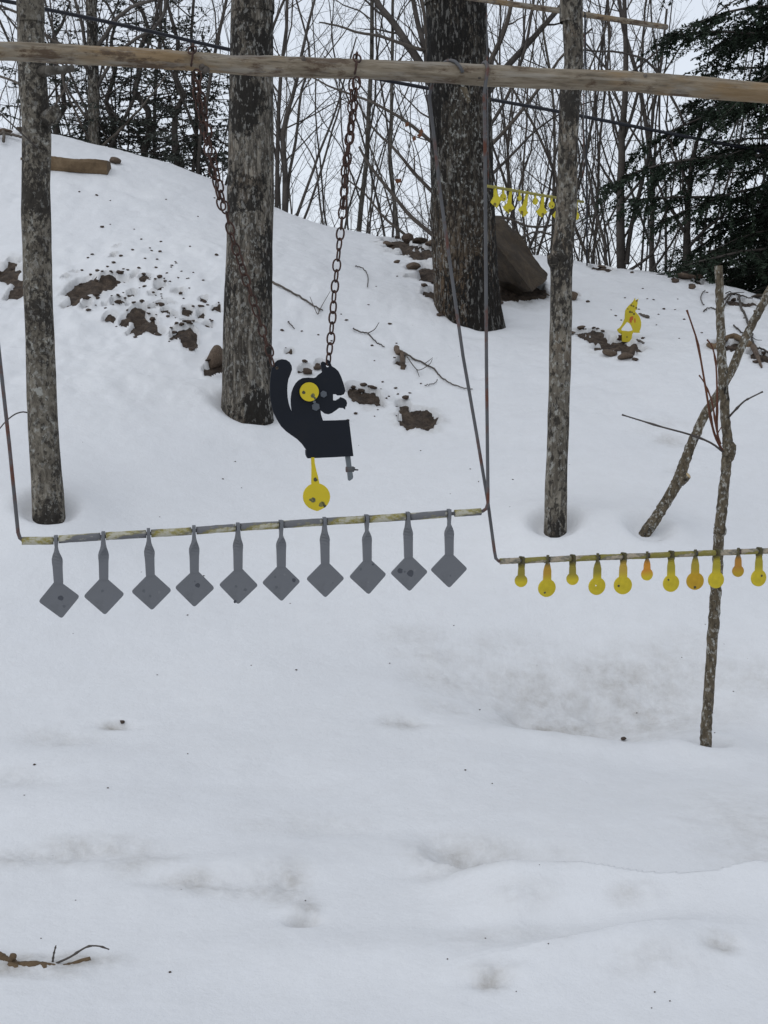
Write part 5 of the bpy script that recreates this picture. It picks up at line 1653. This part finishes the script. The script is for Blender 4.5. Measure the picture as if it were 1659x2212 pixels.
for (pp, w0, w1) in limbs:
    mb = MB(HB)
    limb(mb, pp, 16.0, 16.0 + rnd.uniform(-1.2, .8), w0, w1, DN, rnd, up=.2)
    mb.build('limb', M['twig_dark'] if rnd.random() < .5 else M['twig_brown'], t)
# a few dead leaves still on it
lv = []
for (u, v) in ((905, 285), (912, 292), (895, 300), (940, 350), (950, 345), (935, 362), (860, 395), (866, 385), (990, 410), (1000, 300), (875, 268)):
    q = P(u + rnd.uniform(-6, 6), v + rnd.uniform(-6, 6), 15.7)
    r = .035
    a, b = rnd.uniform(0, 6), rnd.uniform(-.6, .6)
    dx = Vector((math.cos(a), b, math.sin(a))) * r
    dz = Vector((-math.sin(a), .4, math.cos(a))) * r * .8
    V = [q - HB - dx, q - HB - dz + Vector((0, .01, 0)), q - HB + dx, q - HB + dz + Vector((0, -.01, 0))]
    link('dead_leaf', mesh_of('dead_leaf', V, [(0, 1, 2, 3)], M['dead_leaf']), t)

# grey trunk between the leftmost and middle trunks
gb = P(200, 330, 16.2)
gb.z = float(H0(np.array([gb.x]), np.array([16.2]))[0])
t = empty('grey_tree', gb, 'straight grey trunk beyond the crest, right of the leftmost trunk', 'tree')
mb = MB(gb)
k = ppm(P(200, 200, 16.2))
pth = [P(203, 360, 16.2), P(203, 250, 16.2), P(201, 150, 16.2), P(199, 60, 16.2), P(196, -40, 16.2), P(195, -300, 16.2)]
mb.tube([Vector(s) for s in spline([tuple(q) for q in pth], 40)], [27 / 2 / k * (1 - .006 * i) for i in range(40)], 16, jitter=.03)
mb.build('trunk', M['bark_maple'], t)
for (pp, w0, w1) in (([(205, 200), (250, 120), (300, 80), (340, 55), (362, 0), (368, -60)], 8, 6), ([(212, 100), (240, 60), (275, 20), (330, 0), (380, -20)], 10, 6), ([(190, 150), (150, 105), (110, 85), (60, 40), (0, 12), (-80, -10)], 7, 5), ([(205, 330), (270, 270), (320, 215), (360, 160)], 7, 3), ([(190, 260), (150, 200), (120, 130), (100, 80)], 6, 3), ([(195, 310), (170, 255), (140, 190), (135, 120)], 6, 3), ([(-60, 140), (0, 165), (45, 185), (90, 240)], 6, 4)):
    mb = MB(gb)
    limb(mb, pp, 16.2, 15.6, w0, w1, DN, rnd, up=.1)
    mb.build('limb', M['twig_grey'] if w0 > 7 else M['twig_brown'], t)
# clump right of the middle trunk
def clump(u, Y, stems, label, name='bare_tree'):
    b = P(u, 560, Y)
    b.z = float(H0(np.array([b.x]), np.array([Y]))[0])
    t = empty(name, b, label, 'tree')
    for (pp, w0, w1) in stems:
        mb = MB(b)
        limb(mb, pp, Y, Y + rnd.uniform(-.5, .5), w0, w1, DN, rnd, up=.35, wig=.12)
        mb.build('stem', M['twig_dark'], t)
    return t
clump(635, 16.0, [([(615, 470), (616, 380), (612, 280), (640, 180), (660, 80), (690, -40)], 13, 5), ([(618, 470), (625, 380), (640, 300), (650, 200), (670, 120), (640, 0)], 8, 4), ([(640, 470), (665, 400), (690, 330), (725, 240), (745, 170), (770, 80)], 7, 3), ([(655, 480), (690, 380), (715, 290), (735, 210), (700, 120)], 6, 3), ([(700, 500), (690, 430), (680, 350), (640, 280)], 5, 2.5)], 'clump of dark bare stems right beside the middle trunk')
clump(1340, 14.9, [([(1342, 585), (1340, 480), (1341, 380), (1345, 280), (1350, 180), (1352, 60), (1345, -60)], 21, 8), ([(1352, 570), (1365, 480), (1385, 400), (1402, 330), (1410, 250), (1425, 150), (1440, 20)], 11, 5), ([(1340, 430), (1320, 395), (1300, 360), (1283, 340)], 8, 3), ([(1335, 590), (1310, 575), (1305, 520), (1290, 470), (1275, 400), (1262, 320), (1255, 220)], 9, 4), ([(1350, 590), (1395, 560), (1420, 530), (1430, 480), (1450, 420), (1460, 330)], 7, 3), ([(1346, 300), (1370, 230), (1385, 150), (1390, 60), (1400, -40)], 8, 4), ([(1342, 320), (1320, 240), (1312, 150), (1320, 60)], 6, 3)], 'thickest dark bare tree with forked stems, right of the slim spotted trunk')
clump(1480, 14.8, [([(1483, 600), (1483, 520), (1486, 450), (1490, 400), (1500, 330), (1520, 250)], 18, 7), ([(1478, 500), (1455, 460), (1430, 420), (1415, 370), (1420, 300)], 9, 3), ([(1489, 400), (1460, 340), (1440, 270), (1445, 180)], 7, 3), ([(1405, 590), (1440, 540), (1480, 480), (1530, 430)], 6, 3)], 'dark crooked tree in front of the hemlock')
# arching bare bough at the upper right
t_b = P(1425, 165, 13.8)
mb = MB(t_b)
limb(mb, [(1480, 270), (1440, 190), (1410, 145), (1385, 125), (1340, 112), (1255, 108)], 13.9, 13.2, 6, 4, DN, rnd, maxlvl=2, up=.0)
tag(mb.build('arching_bough', M['twig_dark'], None, t_b), 'dark arching bough under the end of the short pole', 'bough')

# --- evergreens
def evergreen(seed, height, radius, mat, nbr, droop, z_lo=.05, leaf=(.045, .011), per=22, dens=1.0):
    rnd = random.Random(seed)
    tb, lb, bb_ = MB(), MB(), MB()
    k = 14
    path = [Vector((rnd.gauss(0, .01) * i, rnd.gauss(0, .01) * i, -.3 + (height + .3) * i / k)) for i in range(k + 1)]
    tb.tube(path, [height * .017 * (1 - .9 * i / k) + .006 for i in range(k + 1)], 10, cap=False, tip=True)
    V, Fc = [], []
    for b in range(nbr):
        f = z_lo + (1 - z_lo) * (b + rnd.random()) / nbr
        z = height * f
        L = radius * (1 - f) ** .75 * rnd.uniform(.6, 1.1) + .12
        a = b * 2.4 + rnd.uniform(-.4, .4)
        d = Vector((math.cos(a), math.sin(a), rnd.uniform(.0, .35)))
        p = Vector((0, 0, z))
        n = 7
        bp = [p]
        for i in range(n):
            d = (d + Vector((rnd.gauss(0, .08), rnd.gauss(0, .08), -droop / n + rnd.gauss(0, .05)))).normalized()
            bp.append(bp[-1] + d * (L / n))
        bb_.tube(bp, [max(.003, L * .011 * (1 - .8 * i / n)) for i in range(n + 1)], 4, cap=False, tip=True)
        ns = int(L * 15 * dens)
        for s in range(ns):
            t_ = rnd.uniform(.18, 1.0)
            i = min(int(t_ * n), n - 1)
            q = bp[i].lerp(bp[i + 1], t_ * n - i)
            bd = (bp[i + 1] - bp[i]).normalized()
            sd = bd.cross(Vector((0, 0, 1))).normalized() * (1 if s % 2 else -1)
            sd = (sd * rnd.uniform(.5, 1) + bd * rnd.uniform(.4, .9) + Vector((0, 0, rnd.uniform(-.55, .12)))).normalized()
            sl = L * rnd.uniform(.16, .38) * (1.15 - .6 * t_)
            bb_.tube([q, q + sd * sl * .5 + Vector((0, 0, -.01)), q + sd * sl + Vector((0, 0, -.12 * sl))], [.0028, .002, .001], 3, cap=False, tip=True)
            m = max(5, int(per * sl / .3))
            for j in range(m):
                g = q + sd * sl * (j + rnd.random()) / m + Vector((0, 0, -.12 * sl * (j / m) ** 2))
                ld = (sd * .6 + Vector((rnd.gauss(0, .7), rnd.gauss(0, .7), rnd.gauss(-.15, .35)))).normalized()
                w = ld.cross(Vector((rnd.gauss(0, .4), rnd.gauss(0, .4), 1))).normalized()
                ll, ww = leaf[0] * rnd.uniform(.6, 1.3), leaf[1] * rnd.uniform(.7, 1.4)
                o = len(V)
                V += [g - w * ww * .4, g + ld * ll * .55 - w * ww, g + ld * ll, g + ld * ll * .5 + w * ww]
                Fc.append((o, o + 1, o + 2, o + 3))
    fol = np_mesh('foliage', np.array([v[:] for v in V]), np.array(Fc), M[mat], False)
    return tb.mesh('trunk', M['twig_dark']), bb_.mesh('branches', M['twig_dark']), fol
def plant_ever(meshes, u, Y, s, rot, label, group=None, dz=0, name='evergreen_tree'):
    x = (u - CX) / FPX * Y
    z = float(H0(np.array([x]), np.array([Y]))[0]) + dz
    t = empty(name, (x, Y, z), label, 'tree', group)
    t.rotation_euler = (0, 0, rot)
    t.scale = (s, s, s)
    for n_, m_ in zip(('trunk', 'crown', 'foliage'), meshes):
        link(n_, m_, t)
    return t
hem = evergreen(5, 9.0, 2.8, 'hemlock', 230, .6, .02, (.055, .012), 34, 1.35)
plant_ever(hem, 1785, 14.5, 1.0, .4, 'dark green hemlock filling the right edge above the crest', name='hemlock_tree')
hem2 = evergreen(6, 8.0, 1.9, 'hemlock', 70, .6, .05, (.056, .012), 34, .8)
plant_ever(hem2, 1650, 18.0, 1.0, 1.9, 'dark hemlock behind the crooked tree, left of the edge hemlock', name='hemlock_tree')
ced = evergreen(7, 3.0, 1.1, 'cedar', 70, .15, .02, (.045, .013), 26, .8)
ced2 = evergreen(8, 2.4, 1.0, 'cedar', 54, .1, .02, (.045, .013), 24, .75)
for i, (u, Y, s, w) in enumerate(((150, 17.5, .95, 'first'), (262, 17.0, .85, 'second'), (330, 16.6, 1.0, 'third'), (395, 16.4, .92, 'fourth'), (440, 16.6, .72, 'fifth'))):
    plant_ever(ced if i % 2 else ced2, u, Y, s * (1.0 if i % 2 else 1.2), i * 1.3, '%s small dull evergreen behind the crest, counted from the leftmost trunk rightwards' % w, 'small evergreens behind the crest')
